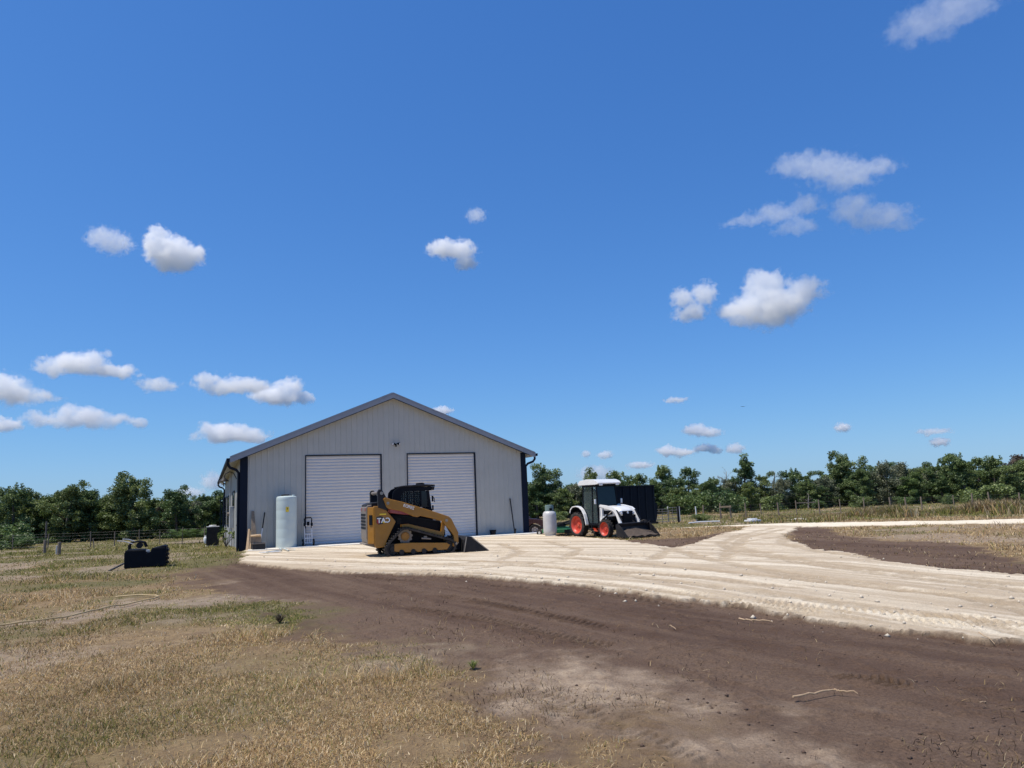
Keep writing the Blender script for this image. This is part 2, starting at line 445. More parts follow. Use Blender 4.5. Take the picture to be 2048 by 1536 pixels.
def ground_height(x, y, m):
    r = np.hypot(x, y)
    z = base_z(y).copy()
    fade = 1 - sstep(60, 140, r)
    # the paved apron, the barn floor and the machines stand on level ground
    z += fade * .05 * (fbm(x*.45, y*.45, 71, 3) - .5) * (1 - m['lime'])
    hard = np.maximum(m['lime'], m['road'])
    z += .055 * hard
    edge = m['lime'] * (1 - m['lime']) * 4
    z += edge * (.05 * fbm(x*5, y*5, 5, 2))
    clod = fbm(x*7, y*7, 23, 3)
    z += m['soil'] * (1-hard) * (.022 * np.maximum(clod - .52, 0) / .3)
    z += m['soil'] * (1-hard) * .03 * (fbm(x*2.2, y*2.2, 29, 3) - .5)
    z += (1-m['soil']) * (1-hard) * .05 * (fbm(x*3.1, y*3.1, 83, 3) - .5)
    z += hard * .018 * (fbm(x*6, y*6, 37, 3) - .5)
    lip = sstep(-.30, -.08, poly_sdf(x, y, LIME_POLY) + m['w1']*.45 + m['w2']*.4) * (1 - m['lime']) * m['soil']
    z -= lip*.012 - lip*.05*np.maximum(fbm(x*8, y*8, 111, 2) - .45, 0)
    dark = .0*lip*sstep(.42, .55, fbm(x*6, y*6, 113, 3))
    sel = r < 45
    xs, ys = x[sel], y[sel]; zs = np.zeros(xs.shape); dk = np.zeros(xs.shape)
    for pts, w, dep, p in TREADS:
        d, sd_, s, L = path_sdf(xs, ys, pts)
        jit = fbm(xs*3, ys*3, 41, 2)
        inside = sstep(w*.5+.05, w*.5-.05, d) * sstep(0, .4, s) * sstep(L, L-.4, s) * (sstep(.22, .42, jit) if dep < .1 else sstep(.12, .3, jit))
        lug = .5 + .5*np.sin(2*math.pi*(s + .55*np.abs(sd_))/p)
        lug = sstep(.35, .65, lug)
        zs += -inside*dep*lug + inside*dep*.25
        zs += sstep(.12, 0, np.abs(d - w*.5 - .04)) * sstep(0,.4,s)*sstep(L,L-.4,s) * dep*.5 * jit
        dk = np.maximum(dk, inside*(.25 + .55*lug)*(1 - .75*m['sand'][sel])*(.5 + .5*sstep(.08, .1, dep)))  # shade of the lug hollows put into the colour, strongest in the deepest print
    rut = np.zeros(xs.shape)
    for pts, w in RUTS:
        d, sd_, s, L = path_sdf(xs, ys, pts)
        for off in (-.85, .85):
            dd = np.abs(sd_ - off) + np.maximum(0, d - np.abs(sd_))
            k = sstep(w*.45, w*.22, dd + (fbm(xs*2.6, ys*2.6, 47, 3)-.5)*.3)
            rut = np.maximum(rut, k)
            lug = .5 + .5*np.sin(2*math.pi*(s + .5*np.abs(sd_-off))/.19)
            zs -= k * (.012 + .016*lug)
    z[sel] += zs
    dark[sel] = np.maximum(dark[sel], dk)
    r2 = np.zeros(x.shape); r2[sel] = rut
    return z, dark, r2

# polar sheet: fine inside the half circle the photograph looks at, coarse elsewhere
th = np.concatenate([np.arange(-180, -46, 6.0), np.arange(-46, 46, .125), np.arange(46, 180, 6.0)]) * math.pi/180
rr = [0.25, .6, 1.1, 1.8, 2.6, 3.3]
q = 3.8
while q < 62: rr.append(q); q *= 1.0029
while q < 2600: rr.append(q); q *= 1.035
rr = np.array(rr); NT, NR = len(th), len(rr)
TT, RR = np.meshgrid(th, rr)
GX = (RR*np.sin(TT)).ravel(); GY = (RR*np.cos(TT)).ravel()
GM = masks(GX, GY)
GZ, GDARK, GRUT = ground_height(GX, GY, GM)
# streaks along the drive: noise stretched along its length
dl, side_l, s_l, _ = path_sdf(GX, GY, G([(480,1110),(800,1120),(1100,1125),(1500,1150),(2048,1215),(2600,1280)]))
GSTREAK = .55*fbm(side_l*2.6 + 50, s_l*.16, 91, 4) + .45*fbm(side_l*8.5 + 9, s_l*.35, 97, 4)
_sa, _sb = gnd(880, 1189), gnd(1850, 1381)
_sd = (_sb - _sa); _sd.z = 0; _sd.normalize()
_side = -GX*_sd.y + GY*_sd.x; _along = GX*_sd.x + GY*_sd.y
GSOILST = .6*fbm(_side*1.4 + 20, _along*.10, 95, 4) + .4*fbm(_side*5.5 + 3, _along*.25, 99, 3)
idx = np.arange(NR*NT).reshape(NR, NT)
a = idx[:-1, :]; b = np.roll(idx, -1, 1)[:-1, :]; c = np.roll(idx, -1, 1)[1:, :]; d = idx[1:, :]
quads = np.stack([a, d, c, b], -1).reshape(-1, 4)

def grid_mat():
    m = bpy.data.materials.new("earth, sand, grass and limestone"); m.use_nodes = True
    nt = m.node_tree; n, l = nt.nodes, nt.links; p = n['Principled BSDF']
    geo = n.new("ShaderNodeNewGeometry")
    def attr(k):
        q = n.new("ShaderNodeAttribute"); q.attribute_name = k; return q.outputs['Fac']
    def noise(scale, det=5, rough=.6):
        q = n.new("ShaderNodeTexNoise"); q.inputs['Scale'].default_value = scale; q.inputs['Detail'].default_value = det; q.inputs['Roughness'].default_value = rough
        l.new(geo.outputs['Position'], q.inputs['Vector']); return q.outputs['Fac']
    def rng_(x, a, b, c=0., d=1.):
        q = n.new("ShaderNodeMapRange"); q.inputs[1].default_value = a; q.inputs[2].default_value = b; q.inputs[3].default_value = c; q.inputs[4].default_value = d
        l.new(x, q.inputs[0]); return q.outputs[0]
    def mix(f, A, B, mode='MIX'):
        q = n.new("ShaderNodeMix"); q.data_type = 'RGBA'; q.blend_type = mode
        if isinstance(f, float): q.inputs[0].default_value = f
        else: l.new(f, q.inputs[0])
        for s, v in ((6, A), (7, B)):
            if isinstance(v, tuple): q.inputs[s].default_value = (*v, 1)
            else: l.new(v, q.inputs[s])
        return q.outputs[2]
    def mul(A, B):
        q = n.new("ShaderNodeMath"); q.operation = 'MULTIPLY'
        l.new(A, q.inputs[0])
        if isinstance(B, float): q.inputs[1].default_value = B
        else: l.new(B, q.inputs[1])
        return q.outputs[0]
    def gran(x, a, b, lo, hi):
        v = rng_(x, a, b, lo, hi); q = n.new("ShaderNodeCombineColor")
        for i in range(3): l.new(v, q.inputs[i])
        return q.outputs[0]
    n_big, n_mid, n_fine, n_grit, n_gran = noise(.7), noise(4.5, 6), noise(26, 6, .7), noise(120, 3), noise(48, 5, .75)
    grass = mix(rng_(n_mid, .38, .62), (.235,.158,.085), (.35,.245,.125))
    grass = mix(mul(attr('green'), rng_(n_mid, .3, .6, .55, 1.)), grass, (.125,.125,.042))
    grass = mix(rng_(n_fine, .35, .65, .55, 0.), grass, (.12,.083,.05))
    bare = mix(rng_(n_mid, .35, .65), (.24,.175,.125), (.38,.30,.22))
    col = mix(mul(attr('bare'), rng_(n_fine, .3, .6, .6, 1.)), grass, bare)
    soil = mix(rng_(n_big, .35, .65), (.092,.055,.036), (.128,.080,.053))
    soil = mix(rng_(attr('soilst'), .40, .62), soil, (.158,.104,.070))
    soil = mix(rng_(n_fine, .42, .66, 0., .5), soil, (.062,.037,.025))
    soil = mix(mul(attr('sand'), rng_(n_mid, .3, .62, .35, 1.)), soil, (.40,.305,.215))
    soil = mix(mul(attr('dark'), .85), soil, (.036,.023,.016))  # painted shade inside the tread prints
    soil = mix(1.0, soil, gran(n_gran, .32, .68, .68, 1.30), 'MULTIPLY')
    col = mix(attr('soil'), col, soil)
    lime = mix(rng_(attr('streak'), .40, .60), (.50,.395,.275), (.80,.70,.54))
    lime = mix(rng_(n_big, .45, .7, 0., .5), lime, (.70,.59,.43))
    lime = mix(mul(attr('rut'), rng_(n_mid, .3, .6, .35, .8)), lime, (.40,.305,.20))
    lime = mix(rng_(n_fine, .40, .66, 0., .42), lime, (.36,.275,.185))
    lime = mix(rng_(n_grit, .55, .75, 0., .4), lime, (.80,.70,.55))
    lime = mix(mul(attr('dark'), rng_(n_fine, .3, .6, .2, .6)), lime, (.42,.33,.22))
    lime = mix(1.0, lime, gran(n_gran, .32, .68, .84, 1.12), 'MULTIPLY')
    col = mix(attr('lime'), col, lime)
    road = mix(rng_(n_mid, .35, .65), (.68,.59,.44), (.82,.73,.57))
    col = mix(attr('road'), col, road)
    l.new(col, p.inputs['Base Color'])
    p.inputs['Roughness'].default_value = .95; p.inputs['Specular IOR Level'].default_value = .2
    h = n.new("ShaderNodeMath"); h.operation = 'ADD'
    l.new(mul(n_fine, .8), h.inputs[0]); l.new(mul(n_grit, .35), h.inputs[1])
    bp = n.new("ShaderNodeBump"); bp.inputs['Strength'].default_value = .9; bp.inputs['Distance'].default_value = .035
    l.new(h.outputs[0], bp.inputs['Height']); l.new(bp.outputs[0], p.inputs['Normal'])
    return m
M_EARTH = grid_mat()

def grid_part(name, sel, smooth=True):
    qs = quads[sel]
    used, inv = np.unique(qs, return_inverse=True)
    inv = inv.reshape(qs.shape)
    me = bpy.data.meshes.new(name)
    me.vertices.add(len(used)); me.loops.add(qs.size); me.polygons.add(len(qs))
    co = np.stack([GX[used], GY[used], GZ[used]], -1).astype(np.float32)
    me.vertices.foreach_set("co", co.ravel())
    me.loops.foreach_set("vertex_index", inv.ravel().astype(np.int32))
    me.polygons.foreach_set("loop_start", (np.arange(len(qs))*4).astype(np.int32))
    me.update(calc_edges=True)
    for k, arr in (('lime', GM['lime']), ('road', GM['road']), ('soil', GM['soil']), ('sand', GM['sand']), ('bare', GM['bare']),
                   ('green', GM['green']), ('dark', GDARK), ('rut', GRUT), ('streak', GSTREAK), ('soilst', GSOILST)):
        at_ = me.attributes.new(k, 'FLOAT', 'POINT'); at_.data.foreach_set('value', arr[used].astype(np.float32))
    if smooth: me.shade_smooth()
    o = bpy.data.objects.new(name, me); COL.objects.link(o); me.materials.append(M_EARTH)
    o['kind'] = 'structure'
    return o
qa = lambda A: A[quads].mean(1)
qroad = qa(GM['road']) > .5
qlime = (qa(GM['lime']) > .5) & ~qroad
qsoil = (qa(GM['soil']) > .5) & ~qlime & ~qroad
grid_part('limestone_road', qroad)
grid_part('limestone_driveway', qlime)
grid_part('bare_soil', qsoil)
grid_part('ground', ~(qroad | qlime | qsoil))
# height lookup used to stand things on the sheet
_rl = np.log(rr)
def ground_at(x, y):
    """height of the sheet under a point"""
    r = math.hypot(x, y); t = math.atan2(x, y)
    i = int(np.clip(np.searchsorted(rr, r), 1, NR-1)); j = int(np.clip(np.searchsorted(th, t), 1, NT-1))
    return float(GZ[idx[i-1, j]])
def ground_at_many(x, y):
    r = np.hypot(x, y); t = np.arctan2(x, y)
    i = np.clip(np.searchsorted(rr, r), 1, NR-1); j = np.clip(np.searchsorted(th, t), 1, NT-1)
    return GZ[idx[i-1, j]]

# ================================================================== BARN
BL = at(479, 1103); BR = at(1056, 1068.5)
BU = (BR - BL); BW = BU.length; BU.normalize()
BN = Vector((-BU.y, BU.x, 0))                    # towards the back of the barn
BROT = math.atan2(BU.y, BU.x)
def bworld(x, y, z=0): return BL + BU*x + BN*y + Vector((0, 0, z))
def bfront(px, py, off=0.0):
    """local (x, z) where a pixel meets the plane of the front wall (moved out by off)"""
    d = ray(px, py); t = ((BL - BN*off) - CO).dot(BN) / d.dot(BN)
    p = CO + d*t - BL
    return p.dot(BU), p.z
def bleft(px, py, off=0.0):
    d = ray(px, py); t = ((BL - BU*off) - CO).dot(BU) / d.dot(BU)
    p = CO + d*t - BL
    return p.dot(BN), p.z
EAVE = bfront(1054, 906)[1]
APX, APZ = bfront(789, 795)
EAVE_L = bfront(480, 914)[1]
print("BARN width %.2f eaveR %.2f eaveL %.2f apex x %.2f z %.2f" % (BW, EAVE, EAVE_L, APX, APZ))
EAVE = (EAVE + EAVE_L)/2
APX = BW/2
BDEPTH = 27.0
SLOPE = (APZ - EAVE)/APX
def rake(x): return EAVE + SLOPE*(APX - abs(x - APX))
barn = thing('metal_barn', 'pale grey metal barn with two white roller doors and dark corner trim', 'barn', BL, BROT)
D1 = (bfront(612, 1000)[0], bfront(762, 1000)[0], bfront(690, 911)[1])
D2 = (bfront(816.5, 1000)[0], bfront(951, 1000)[0], bfront(885, 907.5)[1])
print("DOORS", D1, D2, 'slope', SLOPE)
# walls: ribbed sheets, openings left for the doors
wl_ = MB()
T = .12
def wall_piece(x0, x1, z0, top0, top1):
    pr = [(x0, z0), (x1, z0), (x1, top1)]
    if x0 < APX < x1: pr.append((APX, rake(APX)))
    pr.append((x0, top0))
    wl_.prism(pr, 0, T)
wall_piece(0, D1[0], -.3, rake(0), rake(D1[0]))
wall_piece(D1[0], D1[1], D1[2], rake(D1[0]), rake(D1[1]))
wall_piece(D1[1], D2[0], -.3, rake(D1[1]), rake(D2[0]))
wall_piece(D2[0], D2[1], D2[2], rake(D2[0]), rake(D2[1]))
wall_piece(D2[1], BW, -.3, rake(D2[1]), rake(BW))
x = .35
while x < BW - .3:
    z0 = -.02
    for dd in (D1, D2):
        if dd[0] - .1 < x < dd[1] + .1: z0 = dd[2] + .07
    wl_.prism_z([(x-.028, 0.0), (x-.014, -.014), (x+.014, -.014), (x+.028, 0.0)], z0, rake(x) - .02)
    x += .2286
wl_.build('front_wall', M_WALL, barn)
ws = MB()
ws.box(-.0, T, T, BDEPTH, -1.3, EAVE)
y = .5
while y < BDEPTH - .2:
    ws.add([(0,y-.03,-1.2),(-.02,y-.014,-1.2),(-.02,y+.014,-1.2),(0,y+.03,-1.2),(0,y-.03,EAVE-.02),(-.02,y-.014,EAVE-.02),(-.02,y+.014,EAVE-.02),(0,y+.03,EAVE-.02)],
           [(0,1,5,4),(1,2,6,5),(2,3,7,6),(4,5,6,7)])
    y += .2286
ws.build('side_wall', M_WALL, barn)
ws = MB(); ws.box(BW-T, BW, T, BDEPTH, -1.3, EAVE); ws.build('side_wall', M_WALL, barn)
ws = MB(); ws.prism([(T, -1.3), (BW-T, -1.3), (BW-T, rake(BW-T)), (APX, rake(APX)), (T, rake(T))], BDEPTH-T, BDEPTH); ws.build('rear_wall', M_WALL, barn)
# roof: two ribbed slabs with an overhang, rake fascia, soffit, gutters
OH, FO = .42, .28
def roof_half(sgn, name='roof_slope'):
    m = MB()
    xe = APX + sgn*(APX + OH); ze = EAVE - SLOPE*OH
    t0, t1 = .125, .18
    m.prism([(APX, APZ + t0), (xe, ze + t0), (xe, ze + t1), (APX, APZ + t1)], -FO - .03, BDEPTH + .3)
    y = -FO + .1
    while y < BDEPTH:
        m.prism([(APX + sgn*.02, APZ + t1 - .01), (xe, ze + t1 - .01), (xe, ze + t1 + .025), (APX + sgn*.02, APZ + t1 + .025)], y, y + .05)
        y += .9
    return m.build(name, M_ROOF, barn)
roof_half(-1); roof_half(1)
for sgn in (-1, 1):
    xe = APX + sgn*(APX + OH); ze = EAVE - SLOPE*OH
    m = MB(); m.prism([(APX, APZ - .06), (xe, ze - .06), (xe, ze + .12), (APX, APZ + .12)], -FO - .02, -FO + .01)
    m.build('rake_fascia', M_ROOF, barn)
    m = MB(); m.prism([(APX, APZ - .085), (xe + sgn*-.3, ze - .085 + SLOPE*.3), (xe + sgn*-.3, ze - .062 + SLOPE*.3), (APX, APZ - .062)], -FO - .024, -FO + .012)
    m.build('fascia_dark_line', M_TRIM, barn)  # thin dark line along the lower edge of the fascia
    m = MB(); m.prism([(APX + sgn*(APX + .002), EAVE - .01), (xe, ze - .01), (xe, ze + .02), (APX + sgn*(APX + .002), EAVE + .02)], -FO + .015, BDEPTH + .28)
    m.build('soffit', M_SOFFIT, barn)
    m = MB(); m.prism([(APX, APZ + .08), (APX + sgn*APX, EAVE + .08), (APX + sgn*APX, EAVE + .10), (APX, APZ + .10)], -FO + .012, -.002)
    m.build('rake_soffit', M_SOFFIT, barn)
    m = MB()
    g0, g1 = (xe - .13, xe - .003) if sgn < 0 else (xe + .003, xe + .13)
    m.prism([(g0, ze + .12), (g0 + .015, ze), (g1 - .015, ze), (g1, ze + .12)], -FO - .01, BDEPTH + .29)
    m.build('gutter', M_TRIM, barn, .01)
    # downspouts: front (both sides) and back (left side)
    for yy in ((.06,) if sgn > 0 else (.06, BDEPTH - .3)):
        xs_ = -.0 if sgn < 0 else BW
        xo = xs_ + sgn*.07
        m = MB()
        gx = (g0 + g1)/2
        m.tube([(gx, yy - .1, ze + .02), (gx, yy - .1, ze - .12), (gx - sgn*.08, yy - .06, ze - .24), (xo + sgn*.1, yy + .02, ze - .33), (xo, yy + .05, ze - .46), (xo, yy + .05, -.05 if yy < 1 else -.5)], .055, 8)
        m.build('downspout', M_TRIM, barn, smooth=True)
def corner(x0, x1):
    m = MB(); m.box(x0, x1, -.026, .0, -.05, EAVE - .012 + SLOPE*.05); return m
m = corner(-.026, .27); m.box(-.026, -.001, 0, .2, -.05, EAVE - .03); m.build('corner_trim', M_TRIM, barn)
m = corner(BW - .22, BW + .026); m.box(BW + .001, BW + .026, 0, .2, -.05, EAVE - .03); m.build('corner_trim', M_TRIM, barn)
for x0, x1 in ((.275, D1[0]-.1), (D1[1]+.1, D2[0]-.1), (D2[1]+.1, BW-.225)):
    m = MB(); m.box(x0, x1, -.024, -.001, -.04, .03); m.build('base_trim', M_DGREY, barn)
# doors
for dd in (D1, D2):
    x0, x1, zt = dd
    prof = []
    z = 0.075; per = (zt - .08)/29
    yb = .055
    pts = []
    n = 29*6
    for i in range(n + 1):
        ph = (i % 6)/6
        pts.append((yb - .025*abs(math.sin(math.pi*ph)) ** .7, z + (zt - z)*i/n))
    me = MB()
    vs = [(x0 + .01, p[0], p[1]) for p in pts] + [(x1 - .01, p[0], p[1]) for p in pts]
    k = len(pts)
    me.add(vs, [(i, k + i, k + i + 1, i + 1) for i in range(k - 1)])
    me.box(x0 + .01, x1 - .01, yb + .01, yb + .04, .02, zt)
    rd = me.build('roller_door', M_DOOR, barn)
    b = MB(); b.box(x0 + .012, x1 - .012, .0, .05, .0, .078); b.build('bottom_bar', M_DGREY, rd, .005)
    fr = MB()
    fr.box(x0 - .035, x0 + .0, -.034, .03, -.02, zt + .04)
    fr.box(x1 - .0, x1 + .05, -.034, .03, -.02, zt + .04)
    fr.box(x0 + .0005, x1 - .0005, -.032, .03, zt, zt + .039)
    fr.build('door_frame', M_TRIM, barn)
# side wall windows
def side_window(pxa, pxb, pyt, pyb, name='window'):
    y0, zt = bleft((pxa + pxb)/2, pyt); y0b, zb = bleft((pxa + pxb)/2, pyb)
    ya = bleft(pxb, 1020)[0]; yc = bleft(pxa, 1020)[0]
    f = MB()
    f.box(-.045, -.001, ya, yc, zb, zb + .07); f.box(-.045, -.001, ya, yc, zt - .07, zt)
    f.box(-.043, -.001, ya, ya + .07, zb + .07, zt - .07); f.box(-.043, -.001, yc - .07, yc, zb + .07, zt - .07)
    f.box(-.042, -.001, ya + .07, yc - .07, (zb + zt)/2 - .03, (zb + zt)/2 + .03)
    w = f.build(name, M_TRIM, barn)
    g = MB(); g.box(-.02, -.003, ya + .07, yc - .07, zb + .07, zt - .07); g.build('pane', M_GLASS, w)
for u in ((437.6, 441.5), (446, 449.2), (450.6, 453.6), (455.2, 459.0)):
    side_window(u[0], u[1], 990 + (459-u[0])*.5, 1053)
side_window(466, 469.5, 982.5, 1016)
ya, zt = bleft(477.6, 1000); yb_, _ = bleft(475.4, 1000)
m = MB(); m.box(-.04, -.001, ya, min(yb_, ya+1.1), 0, 2.15); dr = m.build('side_door', M_DGREY, barn)
m = MB(); m.lathe([(0,0),(.03,.01),(.03,.05),(0,.06)], (-.1, ya+.15, 1.0), 'x', 10); m.build('handle', M_STEEL, dr, smooth=True)
# electricity meter on the side wall
y0, zc = bleft(468.5, 1030)
m = MB(); m.box(-.22, -.026, y0 - .25, y0 + .25, zc - .62, zc + .42); mb_ = m.build('meter_box', M_SILVER, barn, .015)
m = MB(); m.lathe([(.09,0),(.09,.08),(.06,.11),(0,.12)], (-.34+.02, y0, zc + .05), 'x', 14); m.build('meter_dial', M_MGREY, mb_, smooth=True)
m = MB(); m.cyl((-.12, y0 - .12, zc - .62), (-.12, y0 - .12, -.1), .045); m.cyl((-.12, y0 + .12, zc - .62), (-.12, y0 + .12, -.1), .03)
m.build('conduit', M_SILVER, barn, smooth=True)
y0, zc = bleft(462.8, 1000)
m = MB(); m.box(-.1, -.026, y0 - .06, y0 + .06, -.1, EAVE - .06); m.build('pipe_chase', M_SILVER, barn, .01)
# gooseneck lamp and flood lights
y0, zc = bleft(474, 962)
m = MB(); m.tube([(-.02, y0, zc + .1), (-.15, y0, zc + .36), (-.32, y0, zc + .42), (-.48, y0, zc + .34), (-.55, y0, zc + .2)], .018, 8)
gl = thing('barn_lamp', 'gooseneck barn lamp on the side wall above the electric meter', 'lamp', bworld(0, 0), BROT)
m.build('lamp_arm', M_TRIM, gl, smooth=True)
m = MB(); m.lathe([(.03,.2),(.05,.16),(.1,.12),(.22,.02),(.225,0),(.2,.01),(.05,.12),(0,.12)], (-.55, y0, zc), 'z', 20); m.build('lamp_shade', M_DGREY, gl, smooth=True)
def flood(name, label, o, out, side):
    """twin headed security light: backplate, sensor, two heads; o on the wall, out = outward axis, side = along wall"""
    t = thing(name, label, 'security light', bworld(0, 0), BROT)
    o = Vector(o); out = Vector(out); side = Vector(side); up = Vector((0,0,1))
    m = MB(); m.cyl(o + out*.0, o + out*.06, .07); m.cyl(o + out*.05, o + out*.16, .03); m.build('backplate', M_BLACK, t)
    m = MB(); m.cyl(o + out*.14 - up*.02, o + out*.14 - up*.17, .035, .05); m.build('motion_sensor', M_BLACK, t)
    for sg in (-1, 1):
        m = MB(); c = o + out*.14 + side*.10*sg + up*.05
        m.beam(o + out*.12, c, .03, .03)
        rot = Matrix.Rotation(R(35)*sg, 3, 'Z')
        m.cyl(c - out*.02, c + out*.1 + side*.14*sg - up*.02, .05, .095)
        h = m.build('lamp_head', M_BLACK, t, smooth=True)
        m = MB(); c2 = c + out*.1 + side*.14*sg - up*.02; m.cyl(c2, c2 + (out*.1 + side*.14*sg).normalized()*.008, .08); m.build('lens', M_LAMPW, h)
    return t
x0, z0 = bfront(791, 889)
sl_ = flood('security_light', 'small black security light high between the two roller doors', (0, 0, 0), (0,-1,0), (1,0,0))
sl_.location = bworld(x0, 0, z0); sl_.scale = (.62,)*3
y0, z0 = bleft(452, 968)
flood('security_light', 'black twin security light under the eave of the barn side wall', (0, y0, z0), (-1,0,0), (0,1,0))
# concrete apron
ap = MB()
xa0 = bfront(497, 1104)[0]
ap.prism_z([(xa0, -.015), (BW + .75, -.015), (BW + .7, -1.0), (xa0 - .1, -1.25)], -.12, .085)
o = ap.build('concrete_apron', M_CONC, None, .012); o.location = BL; o.rotation_euler = (0,0,BROT); o['kind'] = 'structure'
AZ = .085

# ------------------------------------------------------------------ things along the front wall
def fpos(px, py, z=AZ):
    """world point and barn-local coordinates on the apron level"""
    p = at(px, py, z); v = p - BL
    return v.dot(BU), v.dot(BN), p
def yplace(x, out): return bworld(x, -out, AZ)
# water tank
x0 = (bfront(552, 1080, .6)[0] + bfront(594, 1080, .6)[0])/2
rw = (bfront(594, 1080, .6)[0] - bfront(552, 1080, .6)[0])/2
ztop = bfront(573, 992, .6)[1] - AZ
tank = thing('water_tank', 'tall translucent white cylindrical water tank beside the left roller door', 'tank', yplace(x0, rw + .12), BROT)
m = MB(); h = ztop
prof = [(0, .0), (rw*.97, .0), (rw, .03)]
for i in range(5):
    z = h*.18*(i+1)
    prof += [(rw, z - .03), (rw*.992, z), (rw, z + .03)]
prof += [(rw, h - .10), (rw*.97, h - .045), (rw*.86, h - .01), (rw*.3, h + .012), (0, h + .014)]
m.lathe(prof, n=40); m.build('tank_shell', M_POLY, tank, smooth=True)
m = MB(); m.lathe([(.16, h), (.165, h+.01), (.165, h+.05), (.14, h+.065), (0, h+.07)], (-.05, -.02, 0), n=20); m.build('tank_lid', M_DGREY, tank, smooth=True)
m = MB(); m.lathe([(.05, h-.03), (.05, h+.04), (0, h+.045)], (rw*.62, -.1, 0), n=12); m.build('fitting', M_POLY, tank, smooth=True)
lab = MB(); r2 = rw + .003; a0 = R(-90) ; 
zl = bfront(570, 1019, 1.0)[1] - AZ
vs = []; N = 6
for i in range(N+1):
    w = a0 + (i/N - .5)*.3 - .02
    for zz in (zl - .1, zl + .1): vs.append((r2*math.cos(w), r2*math.sin(w), zz))
lab.add(vs, [(2*i, 2*i+2, 2*i+3, 2*i+1) for i in range(N)]); lab.build('warning_sticker', M_SIGNY, tank)
lab = MB()
w = a0 - .02; rr3 = r2 + .003
lab.add([((rr3)*math.cos(w-.06), rr3*math.sin(w-.06), zl+.0), (rr3*math.cos(w+.06), rr3*math.sin(w+.06), zl+.0), (rr3*math.cos(w), rr3*math.sin(w)-.003, zl+.085)], [(0,1,2)])
lab.build('warning_triangle', M_TXTB, tank)
# white hose at the tank's foot
hp = [fpos(533,1106), fpos(550,1103), fpos(563,1101), fpos(559,1097), fpos(566,1098), fpos(577,1102), fpos(590,1101)]
m = MB(); m.tube([Vector((q[2].x, q[2].y, AZ + .025)) for q in hp], .022, 8)
tag(m.build('hose', M_POLY, None, smooth=True), 'white hose lying on the concrete at the foot of the white tank', 'hose')
m = MB(); c0 = fpos(543,1104.5)[2]
m.prism_z([(c0.x-.42,c0.y-.1),(c0.x-.1,c0.y-.16),(c0.x+.35,c0.y-.02),(c0.x+.2,c0.y+.12),(c0.x-.3,c0.y+.07)], AZ, AZ+.03)
tag(m.build('plastic_sheet', M_WHITE, None, .008), 'flat white plastic sheet on the concrete left of the water tank', 'sheet')
# leaning boards
def lean_board(name, label, px0, px1, pybot, pxt0, pxt1, pytop, matl, th=.04, out=.35, cat='board'):
    xa, xb = bfront(px0, pybot, out)[0], bfront(px1, pybot, out)[0]
    ta, tb = bfront(pxt0, pytop, .05)[0], bfront(pxt1, pytop, .05)[0]
    zt = bfront((pxt0+pxt1)/2, pytop, .05)[1]
    m = MB()
    y0, y1 = -out, -.05
    vs = [(xa, y0, AZ), (xb, y0, AZ), (tb, y1, zt), (ta, y1, zt), (xa, y0+th, AZ), (xb, y0+th, AZ), (tb, y1+th, zt), (ta, y1+th, zt)]
    m.add(vs, [(0,1,2,3),(7,6,5,4),(0,4,5,1),(1,5,6,2),(2,6,7,3),(3,7,4,0)])
    o = m.build(name, matl, None, .006); o.location = BL; o.rotation_euler = (0,0,BROT)
    return tag(o, label, cat)
lean_board('plank', 'tall grey brown plank leaning on the barn wall by the corner', 502, 516, 1099, 503, 508, 1022, M_WOOD, out=.42)
lean_board('plank', 'short pale plank leaning on the dark corner trim of the barn', 491.5, 497, 1103, 496.5, 500, 1057, M_PINE, out=.62)
lean_board('plank', 'narrow pale plank stood beside the dark toolbox at the barn corner', 498, 501.5, 1103, 499.5, 502, 1060, M_PINE, th=.06, out=.58)
# long handled broom
xa, _ = bfront(520, 1090, .5); xt, zt = bfront(529.5, 1025, .04)
bt = thing('broom', 'long handled push broom leaning on the wall left of the water tank', 'broom', BL, BROT)
m = MB(); pa, pb = Vector((xa, -.45, AZ + .12)), Vector((xt, -.045, zt)); mid = pa.lerp(pb, .52)
m.tube([pa, mid], .02); m.build('handle', M_ALU, bt, smooth=True)
m = MB(); m.tube([mid, pb], .022); m.build('grip', M_BLACK, bt, smooth=True)
m = MB(); m.cbox((xa, -.47, AZ + .12), (.42, .09, .05)); hd = m.build('head', M_WOOD, bt, .01)
m = MB(); m.cbox((xa, -.48, AZ + .05), (.4, .07, .1)); m.build('bristles', M_BLACK, hd)
# toolbox
x0, x1 = bfront(504, 1100, .75)[0], bfront(529, 1098, .75)[0]
tb = thing('toolbox', 'low dark grey toolbox on the concrete below the leaning planks', 'toolbox', bworld((x0+x1)/2, -.82, AZ), BROT + .08)
w = (x1 - x0)
m = MB(); m.box(-w/2, w/2, -.16, .16, .0, .2); m.build('box', M_DGREY, tb, .012)
m = MB(); m.box(-w/2-.008, w/2+.008, -.168, .168, .203, .25); m.build('lid', M_MGREY, tb, .01)
m = MB(); m.tube([(-.1,0,.25),(-.1,0,.3),(.1,0,.3),(.1,0,.25)], .012); m.build('handle', M_BLACK, tb, smooth=True)
bx = thing('cardboard_box', 'small torn brown box standing on the toolbox by the planks', 'box', bworld((x0+x1)/2 - .1, -.85, AZ + .25), BROT - .1)
m = MB(); m.box(-.2,.2,-.1,.1,0,.24); m.build('box', M_WOOD, bx, .006)
m = MB(); m.add([(-.2,-.1,.24),(.2,-.1,.24),(.18,-.2,.29),(-.19,-.19,.27)], [(0,1,2,3)]); m.add([(-.2,.1,.24),(.2,.1,.24),(.18,.17,.33),(-.19,.18,.31)], [(0,1,2,3)])
m.build('flap', M_PINE, bx)
